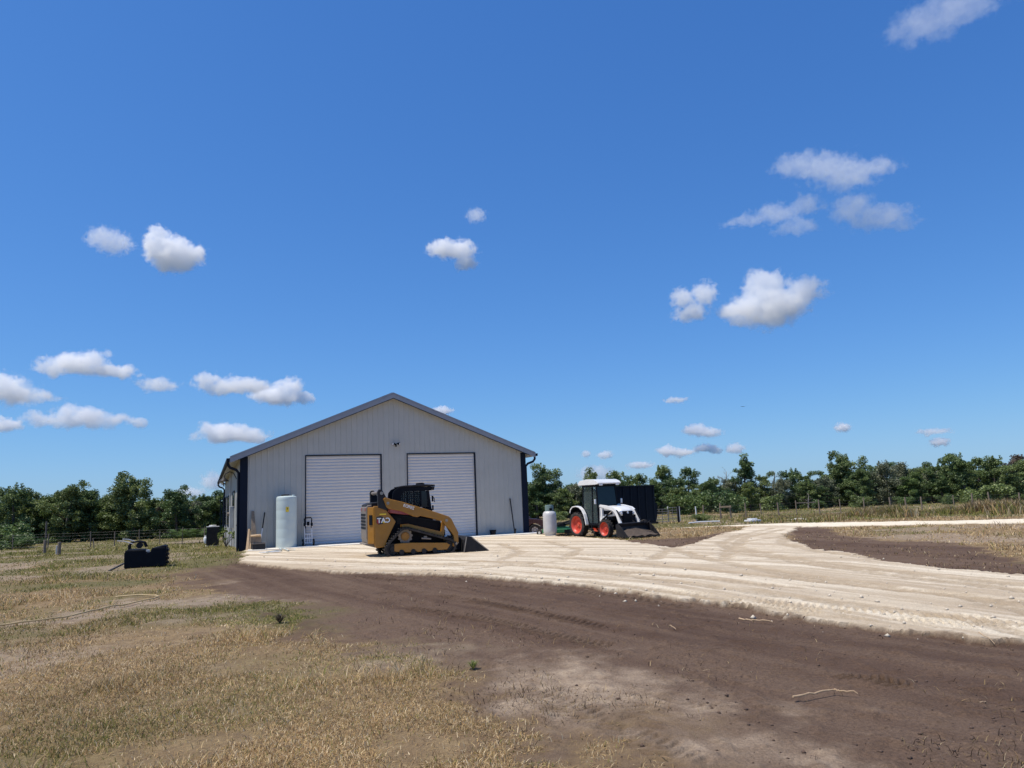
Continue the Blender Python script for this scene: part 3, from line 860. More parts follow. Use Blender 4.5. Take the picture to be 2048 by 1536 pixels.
# hand truck
xa, xb = bfront(608.5, 1096, .45)[0], bfront(625, 1096, .45)[0]
zt = bfront(617, 1035.5, .25)[1]
ht = thing('hand_truck', 'folding hand truck with black handle standing by the left roller door', 'hand truck', bworld((xa+xb)/2, -.50, AZ), BROT)
hw = (xb-xa)/2 * .86; H = zt - AZ
lean = .14
def hp_(x, z, o=0.): return (x, lean*z/H*1.2 + o, z)
m = MB()
for sx in (-hw, hw): m.tube([hp_(sx, .06), hp_(sx, H*.72)], .022)
for sx in (-hw*.33, hw*.33): m.tube([hp_(sx, .1), hp_(sx, H*.42)], .014)
for z in (.12, H*.27, H*.42, H*.72): m.tube([hp_(-hw, z), hp_(hw, z)], .018)
m.build('frame', M_ALU, ht, smooth=True)
m = MB(); m.tube([hp_(-hw*.9, H*.62), hp_(-hw*.98, H*.86), hp_(-hw*1.05, H*.95), hp_(-hw*.85, H), hp_(hw*.85, H), hp_(hw*1.05, H*.95), hp_(hw*.98, H*.86), hp_(hw*.9, H*.62)], .024)
m.cbox(hp_(-hw, H*.76), (.08, .08, .13)); m.cbox(hp_(hw, H*.76), (.08, .08, .13)); m.cbox(hp_(0, H*.79), (.1, .06, .16))
m.build('handle', M_BLACK, ht, smooth=True)
m = MB(); m.box(-hw*.95, hw*.95, -.26, .02, .0, .018); m.build('toe_plate', M_ALU, ht, .004)
for sx in (-1, 1):
    m = MB(); m.lathe([(.0,-.03),(.05,-.035),(.12,-.035),(.135,-.02),(.135,.02),(.12,.035),(.05,.035),(0,.03)], (sx*(hw+.07), .1, .135), 'x', 20); wh = m.build('wheel', M_RUB, ht, smooth=True)
    m = MB(); m.lathe([(.055,-.038),(.06,-.04),(.06,.04),(.055,.038)], (sx*(hw+.07), .1, .135), 'x', 14); m.build('hub', M_ALU, wh)
# dark pole leaning right of the right door, and a bucket by the jamb
xa, _ = bfront(1029.5, 1064, .4); xt, zt = bfront(1020, 997, .04)
m = MB(); m.tube([(xa, -.4, AZ), (xt, -.04, zt)], .028); m.tube([(xa, -.4, AZ), (xa+.03, -.43, AZ+.22)], .05)
o = m.build('digging_bar', M_DGREY, None, smooth=True); o.location = BL; o.rotation_euler = (0,0,BROT)
tag(o, 'dark digging bar leaning on the wall right of the right roller door', 'tool')
xa, _ = bfront(986, 1069, .3)
t = thing('rubber_bucket', 'small black bucket at the foot of the wall right of the doors', 'bucket', bworld(xa, -.3, AZ), BROT)
m = MB(); m.lathe([(0,0),(.12,0),(.15,.2),(.155,.2),(.155,.21),(.14,.21),(.11,.02),(0,.02)], n=18); m.build('shell', M_BLACK, t, smooth=True)
m = MB(); m.tube([(.15*math.cos(w), 0.02, .2+.1*math.sin(w)) for w in np.linspace(0, math.pi, 9)], .006, 6); m.build('handle', M_STEEL, t, smooth=True)

# air conditioner, small white gas bottle and shrub beside the side wall
def drop(px, py):
    p = gnd(px, py); return Vector((p.x, p.y, ground_at(p.x, p.y)))
p = drop(425, 1091); s_ = p.y/FPX
ac = thing('air_conditioner', 'dark grey air conditioner unit on the grass beside the barn side wall', 'air conditioner', p, BROT)
w = 31*s_*.74/2; h = 37*s_
m = MB(); m.box(-w-.05, w+.05, -w-.05, w+.05, -.05, .05); m.build('pad', M_CONC, ac, .01)
m = MB(); m.box(-w, w, -w, w, .05, h)
for i in range(14):
    z = .12 + i*(h-.22)/14
    m.box(-w*.92, w*.92, -w-.012, -w+.001, z, z+.03); m.box(-w-.012, -w+.001, -w*.92, w*.92, z, z+.03)
m.build('cabinet', M_DGREY, ac, .015)
m = MB(); m.box(-w-.015, w+.015, -w-.015, w+.015, h+.002, h+.04); lid = m.build('top_cover', M_SILVER, ac, .01)
m = MB(); m.lathe([(w*.62,h+.04),(w*.62,h+.10),(w*.5,h+.13),(w*.1,h+.13),(0,h+.12)], n=22); m.build('fan_guard', M_SILVER, lid, smooth=True)
p = drop(412, 1086.5)
gb = thing('gas_bottle', 'small white gas bottle on the grass left of the air conditioner', 'gas bottle', p)
m = MB(); m.lathe([(0,0),(.15,0),(.15,.04),(.17,.08),(.19,.14),(.19,.38),(.16,.46),(.08,.5),(0,.51)], n=22); m.build('cylinder', M_WHITE, gb, smooth=True)
m = MB(); m.lathe([(.1,.48),(.12,.48),(.12,.6),(.1,.6)], n=16); m.build('collar', M_WHITE, gb, smooth=True)

# ================================================================== MACHINES
def text_mesh(s, size, mirror=True, depth=.004, bold=.0, shear=0.0):
    c = bpy.data.curves.new("lettering", 'FONT'); c.body = s; c.size = size; c.extrude = depth; c.offset = bold
    c.align_x = 'CENTER'; c.align_y = 'CENTER'; c.shear = shear
    o = bpy.data.objects.new("lettering", c); COL.objects.link(o)
    dg = bpy.context.evaluated_depsgraph_get(); dg.update()
    me = bpy.data.meshes.new_from_object(o.evaluated_get(dg))
    bpy.data.objects.remove(o); bpy.data.curves.remove(c)
    if mirror:
        me.transform(Matrix.Scale(-1, 4, (1,0,0))); me.flip_normals()
    me.materials.clear()
    return me
def place_text(name, s, size, m, parent, origin, xdir, zdir, mirror=True, bold=.0, depth=.004):
    """lettering on a face: xdir is the direction of reading on the face as one looks at it"""
    me = text_mesh(s, size, mirror, depth, bold)
    x = Vector(xdir).normalized(); y = Vector(zdir).normalized(); n = x.cross(y)
    M = Matrix((x, y, n)).transposed().to_4x4(); M.translation = Vector(origin)
    me.transform(M)
    return link(name, me, m, parent)

def hull(circles, n=48):
    pts = []
    for cx, cz, r in circles:
        for i in range(n):
            w = 2*math.pi*i/n; pts.append((cx + r*math.cos(w), cz + r*math.sin(w)))
    pts = sorted(set(pts))
    def cr(o, a, b): return (a[0]-o[0])*(b[1]-o[1])-(a[1]-o[1])*(b[0]-o[0])
    lo = []
    for p in pts:
        while len(lo) >= 2 and cr(lo[-2], lo[-1], p) <= 0: lo.pop()
        lo.append(p)
    up = []
    for p in reversed(pts):
        while len(up) >= 2 and cr(up[-2], up[-1], p) <= 0: up.pop()
        up.append(p)
    return lo[:-1] + up[:-1]
def resample(poly, step):
    P = [Vector((a, b)) for a, b in poly]; n = len(P)
    L = [(P[(i+1) % n]-P[i]).length for i in range(n)]; tot = sum(L); N = max(8, round(tot/step))
    out = []; k = 0; acc = 0
    for j in range(N):
        t = tot*j/N
        while acc + L[k] < t: acc += L[k]; k += 1
        out.append(P[k].lerp(P[(k+1) % n], (t-acc)/L[k] if L[k] > 0 else 0))
    return out
def belt(circles, y0, y1, th, lug, pitch):
    outer = resample(hull(circles), pitch); n = len(outer)
    m = MB(); vs = []; nor = []
    for i in range(n):
        t = (outer[(i+1) % n]-outer[i-1]).normalized(); nor.append(Vector((t.y, -t.x)))
    for i in range(n):
        p = outer[i]; q = p - nor[i]*th
        vs += [(p.x, y0, p.y), (p.x, y1, p.y), (q.x, y1, q.y), (q.x, y0, q.y)]
    fs = []
    for i in range(n):
        j = (i+1) % n
        for k in range(4):
            l = (k+1) % 4
            fs.append((4*i+k, 4*i+l, 4*j+l, 4*j+k))
    m.add(vs, fs)
    for i in range(0, n):
        p = outer[i]; t = Vector((nor[i].y, -nor[i].x))*-1
        c = p + nor[i]*(lug/2 - .004)
        rot = Matrix(((t.x, 0, nor[i].x), (0, 1, 0), (t.y, 0, nor[i].y)))
        m.cbox((c.x, (y0+y1)/2, c.y), (pitch*.5, (y1-y0)*.98, lug), rot)
    return m

# ------------------------------------------------------------------ compact track loader
M_CLEAR = bpy.data.materials.new("clear glass"); M_CLEAR.use_nodes = True
_p = M_CLEAR.node_tree.nodes['Principled BSDF']; _p.inputs['Base Color'].default_value = (.08,.11,.11,1); _p.inputs['Roughness'].default_value = .03; _p.inputs['Alpha'].default_value = .5; _p.inputs['Specular IOR Level'].default_value = .35
LA = R(19)
pl = at(779.1, 1117.5)
fx = Vector((math.cos(LA), math.sin(LA), 0)); fy = Vector((-math.sin(LA), math.cos(LA), 0))
HW = .97
lo = pl + fy*HW
LZ = ground_at(lo.x + fx.x, lo.y + fx.y) - .02
loader = thing('track_loader', 'yellow compact track loader with black cab parked before the roller doors', 'track loader', (lo.x, lo.y, LZ), LA)
LC = [(.12,.235,.235), (1.85,.225,.225), (.52,.60,.26)]
for sg in (-1, 1):
    ya, yb = (-HW, -.57) if sg < 0 else (.57, HW)
    tr = belt(LC, ya, yb, .05, .035, .095).build('track', M_RUB, loader)
    yo = -HW + .05 if sg < 0 else HW - .05
    m = MB()
    pr = [(.16,.39),(.42,.40),(.68,.40),(1.2,.37),(1.78,.34),(1.90,.27),(1.80,.135),(1.52,.13),(1.46,.18),(1.36,.13),(1.2,.115),(1.14,.17),(1.0,.115),(.86,.115),(.8,.17),(.68,.12),(.5,.12),(.44,.175),(.32,.14),(.16,.17)]
    m.prism(pr, min(yo, yo - sg*.28), max(yo, yo - sg*.28)); m.build('track_frame', M_YEL, tr, .008)
    for xx in (.38, .74, 1.07, 1.41):
        m = MB(); m.lathe([(0,-.17),(.075,-.17),(.08,-.15),(.08,.15),(.075,.17),(0,.17)], (xx, sg*.765, .13), 'y', 16); m.build('roller', M_DGREY, tr, smooth=True)
    m = MB(); pts = []
    for i in range(44):
        w = 2*math.pi*i/44; r = .235 if (i % 4) < 2 else .2
        pts.append((.52 + r*math.cos(w), .6 + r*math.sin(w)))
    m.prism(pts, min(sg*.72, sg*.8), max(sg*.72, sg*.8)); sp = m.build('drive_sprocket', M_MGREY, tr)
    m = MB(); m.lathe([(0,-.02),(.12,-.02),(.135,.0),(.15,.05),(.15,.12)][::1], (.52, sg*.80, .6), 'y', 22); 
    for i in range(9):
        w = 2*math.pi*i/9; m.lathe([(0,-.015),(.016,-.015),(.016,.02)], (.52+.10*math.cos(w), sg*.805 + (-.02 if sg < 0 else .04), .6+.10*math.sin(w)), 'y', 6)
    m.build('drive_hub', M_YEL, sp, smooth=True)
    for (cx, cz, r) in ((.12,.235,.17), (1.85,.225,.165)):
        m = MB(); m.lathe([(0,-.13),(r*.55,-.13),(r*.6,-.1),(r,-.1),(r,.1),(r*.6,.1),(r*.55,.13),(0,.13)], (cx, sg*.77, cz), 'y', 20); m.build('idler', M_DGREY, tr, smooth=True)
    m = MB(); m.cbox((1.15, yo - sg*.02, .50), (.30, .08, .045), Matrix.Rotation(R(6), 3, 'Y')); m.cbox((1.13, yo - sg*.05, .55), (.1,.08,.06)); m.build('track_step', M_MGREY, tr, .005)
# chassis between the tracks
m = MB(); m.prism([(-.2,.28),(1.78,.24),(1.8,.62),(1.68,1.0),(.3,1.25),(-.3,1.3)], -.56, .56); m.build('chassis', M_BLACK, loader, .015)
m = MB()
for i in range(5): m.box(.32, .44, -.585, -.558, .98 + i*.035, 1.0 + i*.035)
m.box(.6, 1.6, -.60, -.56, .70, .72); m.build('side_grille', M_DGREY, loader)
for sg in (-1, 1):
    a_, b_ = sorted((sg*.56, sg*.80))
    m = MB(); m.prism([(.42,.95),(.66,.96),(1.66,.68),(1.7,.56),(1.62,.52),(.66,.86),(.42,.88)], a_, b_); m.build('track_fender', M_YEL, loader, .01)
    m = MB(); m.prism([(1.63,.52),(1.74,.54),(1.80,.98),(1.70,1.02)], sg*.72 - .05, sg*.72 + .05); m.build('control_link', M_YEL, loader, .008)
    # rear quarter
    a_, b_ = sorted((sg*.60, sg*.83))
    m = MB(); m.prism([(-.43,1.55),(-.14,1.54),(.0,1.34),(.235,1.06),(.10,.80),(-.05,.49),(-.11,.31),(-.37,.29),(-.43,.42)], a_, b_)
    q = m.build('rear_quarter', M_YEL, loader, .02)
    m = MB()
    ys = sorted((sg*.60, sg*.81)); 
    m.prism_z([(-.435, sg*.83), (-.435, sg*.58), (-.60, sg*.60), (-.585, sg*.66)], .42, 1.52); m.build('corner_post', M_YEL, q, .015)
    m = MB(); m.prism_z([(-.49, sg*.80), (-.46, sg*.78), (-.535, sg*.70), (-.565, sg*.715)], .98, 1.28); m.build('air_slot', M_BLACK, q)
    # lift arm tower
    m = MB(); m.prism([(-.31,1.50),(-.32,1.98),(-.28,2.05),(-.20,2.05),(-.15,1.98),(-.06,1.80),(.06,1.76),(.03,1.50),(-.05,1.40)], sg*.80-.08, sg*.80+.08); tw = m.build('arm_tower', M_DGREY, loader, .015)
    m = MB(); m.lathe([(0,-.10),(.05,-.10),(.05,.1),(0,.1)], (-.2, sg*.80, 1.93), 'y', 14); m.build('pivot_pin', M_STEEL, tw, smooth=True)
    # lift arm
    arm = [(-.16,1.76),(-.10,1.80),(.07,1.74),(.45,1.64),(1.0,1.45),(1.5,1.28),(1.88,1.14),(1.97,1.05),(2.08,.82),(2.17,.64),(2.17,.36),(2.13,.26),(2.03,.20),(1.97,.24),(2.02,.40),(2.02,.54),(1.90,.72),(1.76,.88),(1.68,1.0),(1.4,1.09),(.98,1.20),(.90,1.16),(.79,1.18),(.40,1.36),(.0,1.45),(-.06,1.50)]
    m = MB(); m.prism(arm, sg*.86-.075, sg*.86+.075); ar = m.build('lift_arm', M_YEL, loader, .018)
    if sg < 0:
        d = Vector((1.5-.45, 0, 1.28-1.64)).normalized(); up = Vector((-d.z, 0, d.x))
        o_ = Vector((.62, sg*.86-.082, 1.485))
        place_text('model_lettering', '259D3', .13, M_TXTW, ar, o_, d, up, True, .002)
    for (px_, pz_) in ((-.02, 1.62), (1.80, 1.02), (2.08, .3)):
        m = MB(); m.lathe([(0,-.095),(.045,-.095),(.045,.095),(0,.095)], (px_, sg*.86, pz_), 'y', 12); m.build('pin', M_STEEL, ar, smooth=True)
    m = MB(); m.cyl((.0, sg*.74, 1.40), (.55, sg*.74, 1.32), .075, n=12); m.prism([(.05,1.44),(.30,1.50),(.62,1.36),(.62,1.24),(.05,1.33)], sg*.84-.06, sg*.84+.06)
    cy = m.build('lift_cylinder', M_REDPAINT, loader, .008)
    m = MB(); m.cyl((.55, sg*.74, 1.32), (.86, sg*.74, 1.24), .035, n=10); m.build('cylinder_rod', M_CHROME, cy, smooth=True)
    m = MB(); m.cyl((1.82, sg*.68, .95), (2.1, sg*.68, .48), .05, n=10); tc_ = m.build('tilt_cylinder', M_DGREY, loader, smooth=True)
    m = MB(); m.cyl((2.1, sg*.68, .48), (2.22, sg*.68, .3), .028, n=10); m.build('cylinder_rod', M_CHROME, tc_, smooth=True)
m = MB(); m.cyl((-.24,-.72,1.95), (-.24,.72,1.95), .055); m.build('cross_tube', M_MGREY, loader, smooth=True)
m = MB(); m.cyl((2.09,-.79,.34),(2.09,.79,.34), .06); m.build('cross_tube', M_YEL, loader, smooth=True)
# side emblem: letters on a dark red and black patch
qn = [o for o in loader.children if o.name.startswith('rear_quarter')][0]
m = MB(); yq = -.836
m.prism([(-.36,1.22),(-.22,1.24),(-.12,1.19),(-.16,1.0),(-.30,.99),(-.36,1.04)], yq, -.829); m.build('emblem_patch', M_TXTB, qn)
m = MB(); m.prism([(-.345,1.16),(-.25,1.2),(-.23,1.06),(-.30,1.0),(-.35,1.05)], yq - .003, -.832); m.build('emblem_patch', M_TXTR, qn)
place_text('emblem_lettering', 'CAT', .20, M_TXTB, qn, (-.135, yq - .004, 1.10), (1,0,0), (0,0,1), True, .012, .002)
place_text('emblem_lettering', 'CAT', .20, M_TXTW, qn, (-.14, yq - .008, 1.105), (1,0,0), (0,0,1), True, .006, .003)
m = MB(); m.add([(-.185,yq-.013,1.035),(-.10,yq-.013,1.035),(-.14,yq-.013,1.09)], [(0,1,2)]); m.build('emblem_triangle', M_SIGNY, qn)
m = MB(); m.box(-.26, -.06, yq, -.829, 1.275, 1.315); m.build('stripe_decal', M_SIGNY, qn)
# rear door, hood
m = MB(); m.prism([(-.455,.40),(-.60,.42),(-.64,.6),(-.64,1.50),(-.60,1.58),(-.455,1.60)], -.60, .60); rdm = m.build('rear_door', M_MGREY, loader, .03)
for k in range(5):
    z = .86 + k*.10
    m = MB(); m.box(-.652, -.63, -.50, .50, z, z + .06); m.build('louvre', M_BLACK, rdm)
for sy in (-.42, .42):
    m = MB(); m.box(-.648, -.63, sy-.09, sy+.09, 1.40, 1.50); m.build('tail_light', M_REDPAINT, rdm, .01)
m = MB(); m.prism([(-.68,.385),(-.70,.41),(-.64,.43),(-.2,.415),(-.2,.30),(-.35,.29)], -.60, .60); m.build('counterweight', M_MGREY, loader, .01)
m = MB(); m.prism([(-.62,1.60),(-.45,1.66),(.22,1.70),(.22,1.3),(-.62,1.3)][0:5], -.56, .56)
m.build('engine_hood', M_DGREY, loader, .03)
m = MB(); m.cyl((-.05,.35,1.69),(-.05,.35,1.93), .045); m.tube([(-.05,.35,1.93),(-.07,.35,1.99),(-.13,.35,2.01)], .045, 10); m.build('exhaust_pipe', M_STEEL, loader, smooth=True)
# cab
cab = MB()
CY = .47
side = lambda pr, t=.05: (cab.prism(pr, -CY, -CY+t), cab.prism(pr, CY-t, CY))
side([(.19,1.0),(1.47,.70),(1.47,1.30),(1.44,1.42),(.45,1.50),(.19,1.70)])
side([(.19,1.702),(.45,1.502),(.46,1.80),(.52,1.93),(.62,1.97),(.60,2.10),(.44,2.10),(.30,2.04),(.22,1.94)])
side([(1.08,1.46),(1.12,1.457),(1.12,1.968),(1.08,1.968)])
side([(1.34,1.432),(1.438,1.422),(1.37,1.968),(1.28,1.968)])
side([(.62,1.972),(1.44,1.972),(1.46,2.09),(.60,2.10)])
cb = cab.build('cab', M_BLACK, loader, .008)
m = MB(); m.prism([(.42,2.102),(1.50,2.112),(1.56,2.10),(1.56,2.15),(1.20,2.175),(.55,2.15),(.42,2.13)], -CY-.03, CY+.03); m.prism([(1.47,2.09),(1.56,2.098),(1.53,1.98),(1.50,1.98)], -CY, CY); m.build('cab_roof', M_DGREY, cb, .015)
m = MB(); m.lathe([(.14,0),(.14,.04),(.10,.06),(0,.065)], (1.15, -.15, 2.17), n=16); m.build('beacon', M_BLACK, cb, smooth=True)
for sg in (-1, 1):
    yy = sg*(CY-.025)
    m = MB()
    for x0, x1 in ((.47,.66),(.685,.87),(.895,1.075)):
        x = x0
        while x <= x1 + .001: m.box(x-.007, x+.007, yy-.008, yy+.008, 1.5, 1.96); x += (x1-x0)/3
        m.box(x1+.001, x1+.024, yy-.01, yy+.01, 1.48, 1.965)
    z = 1.52
    while z < 1.95: m.box(.465, 1.08, yy-.007, yy+.007, z, z+.02); z += .066
    m.build('window_guard', M_BLACK, cb)
    m = MB(); m.box(.47, 1.075, yy+sg*-.02-.002, yy+sg*-.02+.002, 1.5, 1.965); m.build('side_glass', M_CLEAR, cb)
    m = MB(); m.box(1.125, 1.30, yy-.01, yy+.01, 1.455, 1.965); m.build('side_glass', M_GLASS, cb)
m = MB(); m.add([(1.44,-CY+.05,1.40),(1.44,CY-.05,1.40),(1.37,CY-.05,1.97),(1.37,-CY+.05,1.97)], [(0,1,2,3)]); m.build('windscreen', M_GLASS, cb)
m = MB(); m.box(.5, .9, -.22, .22, 1.1, 1.38); m.box(.5, .6, -.2, .2, 1.38, 1.52); m.build('seat', M_BLACK, cb, .03)
m = MB()
for yy in (-.40, -.30): m.lathe([(0,-.01),(.03,-.01),(.03,.03)], (1.50, yy, 2.02), 'x', 10)
m.build('work_lamp', M_LAMPW, cb)
m = MB(); m.box(1.455, 1.50, -.50, -.44, 1.62, 1.80); m.box(1.46, 1.5, -.5, -.44, 1.35, 1.5); m.tube([(1.44,-.48,1.80),(1.52,-.52,1.72),(1.53,-.52,1.60)], .012, 6); m.build('door_handle', M_BLACK, cb)
# bucket
m = MB()
shell = [(3.12,.0),(3.14,.02),(2.42,.05),(2.40,.10),(2.47,.46),(2.60,.455),(2.60,.48),(2.40,.50),(2.33,.40),(2.30,.03),(2.34,.0)]
m.prism(shell, -1.0, 1.0); bk = m.build('bucket', M_DGREY, loader, .006)
for sg in (-1, 1):
    m = MB(); m.prism([(2.31,.01),(2.39,.49),(2.58,.47),(3.10,.06),(3.13,.005)], sg*1.012-.011, sg*1.012+.011); m.build('side_plate', M_DGREY, bk, .004)
    m = MB(); m.beam((2.305, sg*1.03, .02), (2.40, sg*1.03, .49), .03, .055); m.beam((2.58, sg*1.03, .46),(3.11, sg*1.03, .03), .02, .03); m.build('wear_edge', M_STEEL, bk, .004)
m = MB(); m.prism([(3.0,-.003),(3.2,.0),(3.0,.035)], -1.02, 1.02); m.build('cutting_edge', M_STEEL, bk)
m = MB(); m.prism([(2.10,.12),(2.28,.05),(2.32,.44),(2.22,.50),(2.12,.40)], -.7, .7); m.build('quick_coupler', M_BLACK, loader, .01)
m = MB(); m.prism([(2.45,.06),(3.0,.035),(2.85,.08),(2.6,.16),(2.45,.18)], -.98, .98); tag_o = m.build('bucket_soil', M_DIRT, bk)

# ------------------------------------------------------------------ tractor
TB = R(-57)
pt = gnd(1155.5, 1074.5)
tf = Vector((math.cos(TB), math.sin(TB), 0)); tl = Vector((-math.sin(TB), math.cos(TB), 0))
TS = pt.y/36.0*.985
to = pt + tl*.72*TS
tz = min(ground_at(pt.x, pt.y), ground_at(pt.x + tf.x*2*TS, pt.y + tf.y*2*TS)) + .0
print("tractor depth", pt.y, 'scale', TS)
tractor = thing('tractor', 'white tractor with closed cab, red orange wheels and a front bucket', 'tractor', (to.x, to.y, tz), TB, None, TS)
def wheel(name, x, y, r, w, rim, parent, sg):
    """agricultural wheel: tyre with slanted lugs and a dished rim"""
    t = MB()
    prof = [(rim, -w*.42), (rim+.02, -w*.48), (r*.82, -w*.52), (r*.93, -w*.44), (r*.955, -w*.2), (r*.96, 0), (r*.955, w*.2), (r*.93, w*.44), (r*.82, w*.52), (rim+.02, w*.48), (rim, w*.42)]
    t.lathe(prof, (x, y, r), 'y', 40, caps=False)
    n = 18
    for i in range(n):
        for hs in (-1, 1):
            w0 = 2*math.pi*(i + (0.5 if hs > 0 else 0))/n
            for k in range(3):
                yy = hs*w*(.1 + .16*k); ww = w0 + .09*k
                c = Vector((x + r*.968*math.cos(ww), y + yy, r + r*.968*math.sin(ww)))
                rot = Matrix.Rotation(-ww, 3, 'Y')
                t.cbox(c, (r*.075, w*.17, r*.085), rot)
    # t is one tyre mesh
    to_ = t.build('wheel', M_RUB, parent)
    d = MB(); sy = -1 if sg < 0 else 1
    prof = [(0, sy*w*.16), (rim*.22, sy*w*.16), (rim*.26, sy*w*.05), (rim*.55, sy*w*.02), (rim*.78, sy*w*.12), (rim*.86, sy*w*.32), (rim*.97, sy*w*.40), (rim*1.04, sy*w*.47), (rim*1.05, sy*w*.40), (rim*.99, sy*w*.2), (rim*.99, -sy*w*.42)]
    d.lathe(prof, (x, y, r), 'y', 32, caps=False)
    for i in range(8):
        ww = 2*math.pi*i/8; d.lathe([(0, sy*.03), (.018, sy*.03), (.018, 0)], (x + rim*.4*math.cos(ww), y + sy*w*.04, r + rim*.4*math.sin(ww)), 'y', 6)
    d.build('rim', M_ORANGE, to_, smooth=True)
    return to_
for sg in (-1, 1):
    wheel('wheel', 0, sg*.60, .60, .34, .40, tractor, sg)
    wheel('wheel', 2.0, sg*.60, .425, .26, .30, tractor, sg)
m = MB(); m.box(-.2, 2.3, -.22, .22, .42, .85); m.cyl((0,-.5,.6),(0,.5,.6), .13); m.box(1.9,2.1,-.5,.5,.34,.5); m.box(.55,1.45,-.58,.58,.52,.72); m.build('chassis', M_BLACK, tractor, .02)
m = MB(); m.box(.72,1.02,-.66,-.52,.36,.42); m.box(.74,.78,-.62,-.58,.36,.6); m.box(.96,1.0,-.62,-.58,.36,.6); m.build('step', M_DGREY, tractor, .006)
# fenders
for sg in (-1, 1):
    pts = [(-.50,1.18),(-.44,1.34),(-.27,1.46),(.0,1.49),(.25,1.45),(.46,1.32),(.62,1.10),(.70,.88),(.76,.62)]
    f = MB(); nrm = []
    a_, b_ = sorted((sg*.60, sg*.77))
    inner = [(x*.93 + .005, z - .05) for x, z in pts]
    f.prism(pts + inner[::-1], a_, b_); f.build('fender', M_WHITE, tractor, .012)
    f = MB(); f.prism(list(inner) + [(x*.86, z - .09) for x, z in pts][::-1], *sorted((sg*.45, sg*.75))); f.build('fender_liner', M_BLACK, tractor)
    f = MB(); f.prism([(x*.9, z - .07) for x, z in pts] + [(.3,.6),(-.3,.8)], sg*.43-.02, sg*.43+.02); f.build('wheel_arch', M_BLACK, tractor)
# cab: dark posts, glass, white roof
c = MB()
def post(a, b, w=.06): c.beam(a, b, w, w)
for sg in (-1, 1):
    y = sg*.60
    post((.36,y*.92,1.25),(.40,y*.92,2.40)); post((1.06,y,.62),(1.12,y*.95,2.40), .05); post((1.5,y,.62),(1.42,y*.95,2.40), .06)
    c.beam((.36,y*.94,2.40),(1.44,y*.94,2.40), .07, .08); c.beam((.80,y,.62),(1.5,y,.62), .06, .08)
c.beam((.40,-.56,2.40),(.40,.56,2.40), .07,.08); c.beam((1.42,-.56,2.40),(1.42,.56,2.40), .07,.10); c.beam((1.5,-.6,.66),(1.5,.6,.66), .06,.1); c.beam((.36,-.55,1.27),(.36,.55,1.27),.06,.1)
c.box(1.44,1.53,-.57,.57,.66,1.36)
cabt = c.build('cab', M_BLACK, tractor, .008)
m = MB(); m.add([(1.49,-.57,1.36),(1.49,.57,1.36),(1.42,.54,2.36),(1.42,-.54,2.36)], [(0,1,2,3)]); m.build('windscreen', M_GLASS, cabt)
for sg in (-1, 1):
    y = sg*.59
    m = MB(); m.add([(.82,y,.68),(1.48,y,.68),(1.42,y*.95,2.36),(.40,y*.95,2.36),(.36,y*.95,1.32),(.62,y*.98,1.16)], [(0,1,2,3,4,5)]); m.build('side_glass', M_CLEAR, cabt)
    m = MB(); m.tube([(1.46,sg*.60,2.15),(1.55,sg*.78,2.1),(1.56,sg*.80,1.95)], .012, 6)
    m.build('mirror_arm', M_BLACK, cabt)
    m = MB(); m.cbox((1.56, sg*.80, 1.66), (.04,.10,.22)); m.build('side_marker', M_WHITE, cabt, .03)
m = MB(); m.add([(.38,-.54,1.32),(.38,.54,1.32),(.40,.54,2.36),(.40,-.54,2.36)], [(0,1,2,3)]); m.build('rear_glass', M_CLEAR, cabt)
m = MB()
m.prism([(.18,2.46),(.20,2.56),(.34,2.66),(.9,2.71),(1.4,2.68),(1.62,2.60),(1.72,2.52),(1.70,2.47),(1.45,2.445),(.2,2.445)], -.70, .70); rf = m.build('cab_roof', M_WHITE, cabt, .05)
m = MB(); m.box(1.46,1.66,-.62,.62,2.41,2.47); m.build('roof_visor', M_BLACK, rf, .015)
for sy in (-.50, .50):
    m = MB(); m.cbox((1.68, sy, 2.44), (.06,.20,.08)); m.build('roof_lamp', M_LAMPW, rf, .02)
m = MB(); m.box(.45,.85,-.25,.25,.95,1.15); m.box(.42,.52,-.24,.24,1.15,1.75); m.build('seat', M_DGREY, cabt, .04)
m = MB(); m.tube([(1.25,0,1.1),(1.12,0,1.42)], .025); m.lathe([(.16,-.012),(.175,0),(.16,.012),(.15,0),(.16,-.012)], (1.1,0,1.45), 'z', 20); m.build('steering_wheel', M_BLACK, cabt, smooth=True)
# hood, grille
h = MB()
vs = []; secs = [(1.54,.43,1.46,.92),(1.9,.43,1.46,.94),(2.3,.42,1.43,.98),(2.6,.40,1.37,1.0),(2.78,.37,1.28,1.04),(2.84,.33,1.20,1.08)]
for x, hw, zt, zb in secs:
    vs += [(x,-hw,zb),(x,-hw*1.0,zt-.12),(x,-hw*.8,zt-.02),(x,0,zt),(x,hw*.8,zt-.02),(x,hw,zt-.12),(x,hw,zb)]
fs = []
for k in range(len(secs)-1):
    for i in range(6): fs.append((7*k+i, 7*k+i+1, 7*k+8+i, 7*k+7+i))
fs += [tuple(range(7)), tuple(range(7*5+6, 7*5-1, -1))]
for k in range(len(secs)-1): fs.append((7*k, 7*k+7, 7*k+13, 7*k+6))
h.add(vs, fs); hood = h.build('hood', M_WHITE, tractor, .015, True)
m = MB(); m.prism_z([(1.6,-.45),(2.3,-.44),(2.3,.44),(1.6,.45)], .80, .97); m.box(1.6,2.3,-.436,-.43,1.06,1.24); m.build('engine_side', M_BLACK, tractor)
m = MB(); m.prism([(2.70,.62),(2.82,.62),(2.875,1.07),(2.862,1.20),(2.80,1.21),(2.70,1.0)], -.30, .30); gr = m.build('grille', M_BLACK, tractor, .02)
m = MB()
for i in range(6): m.box(2.866-.0, 2.885, -.24, .24, .72+i*.05, .735+i*.05)
m.build('grille_bar', M_DGREY, gr)
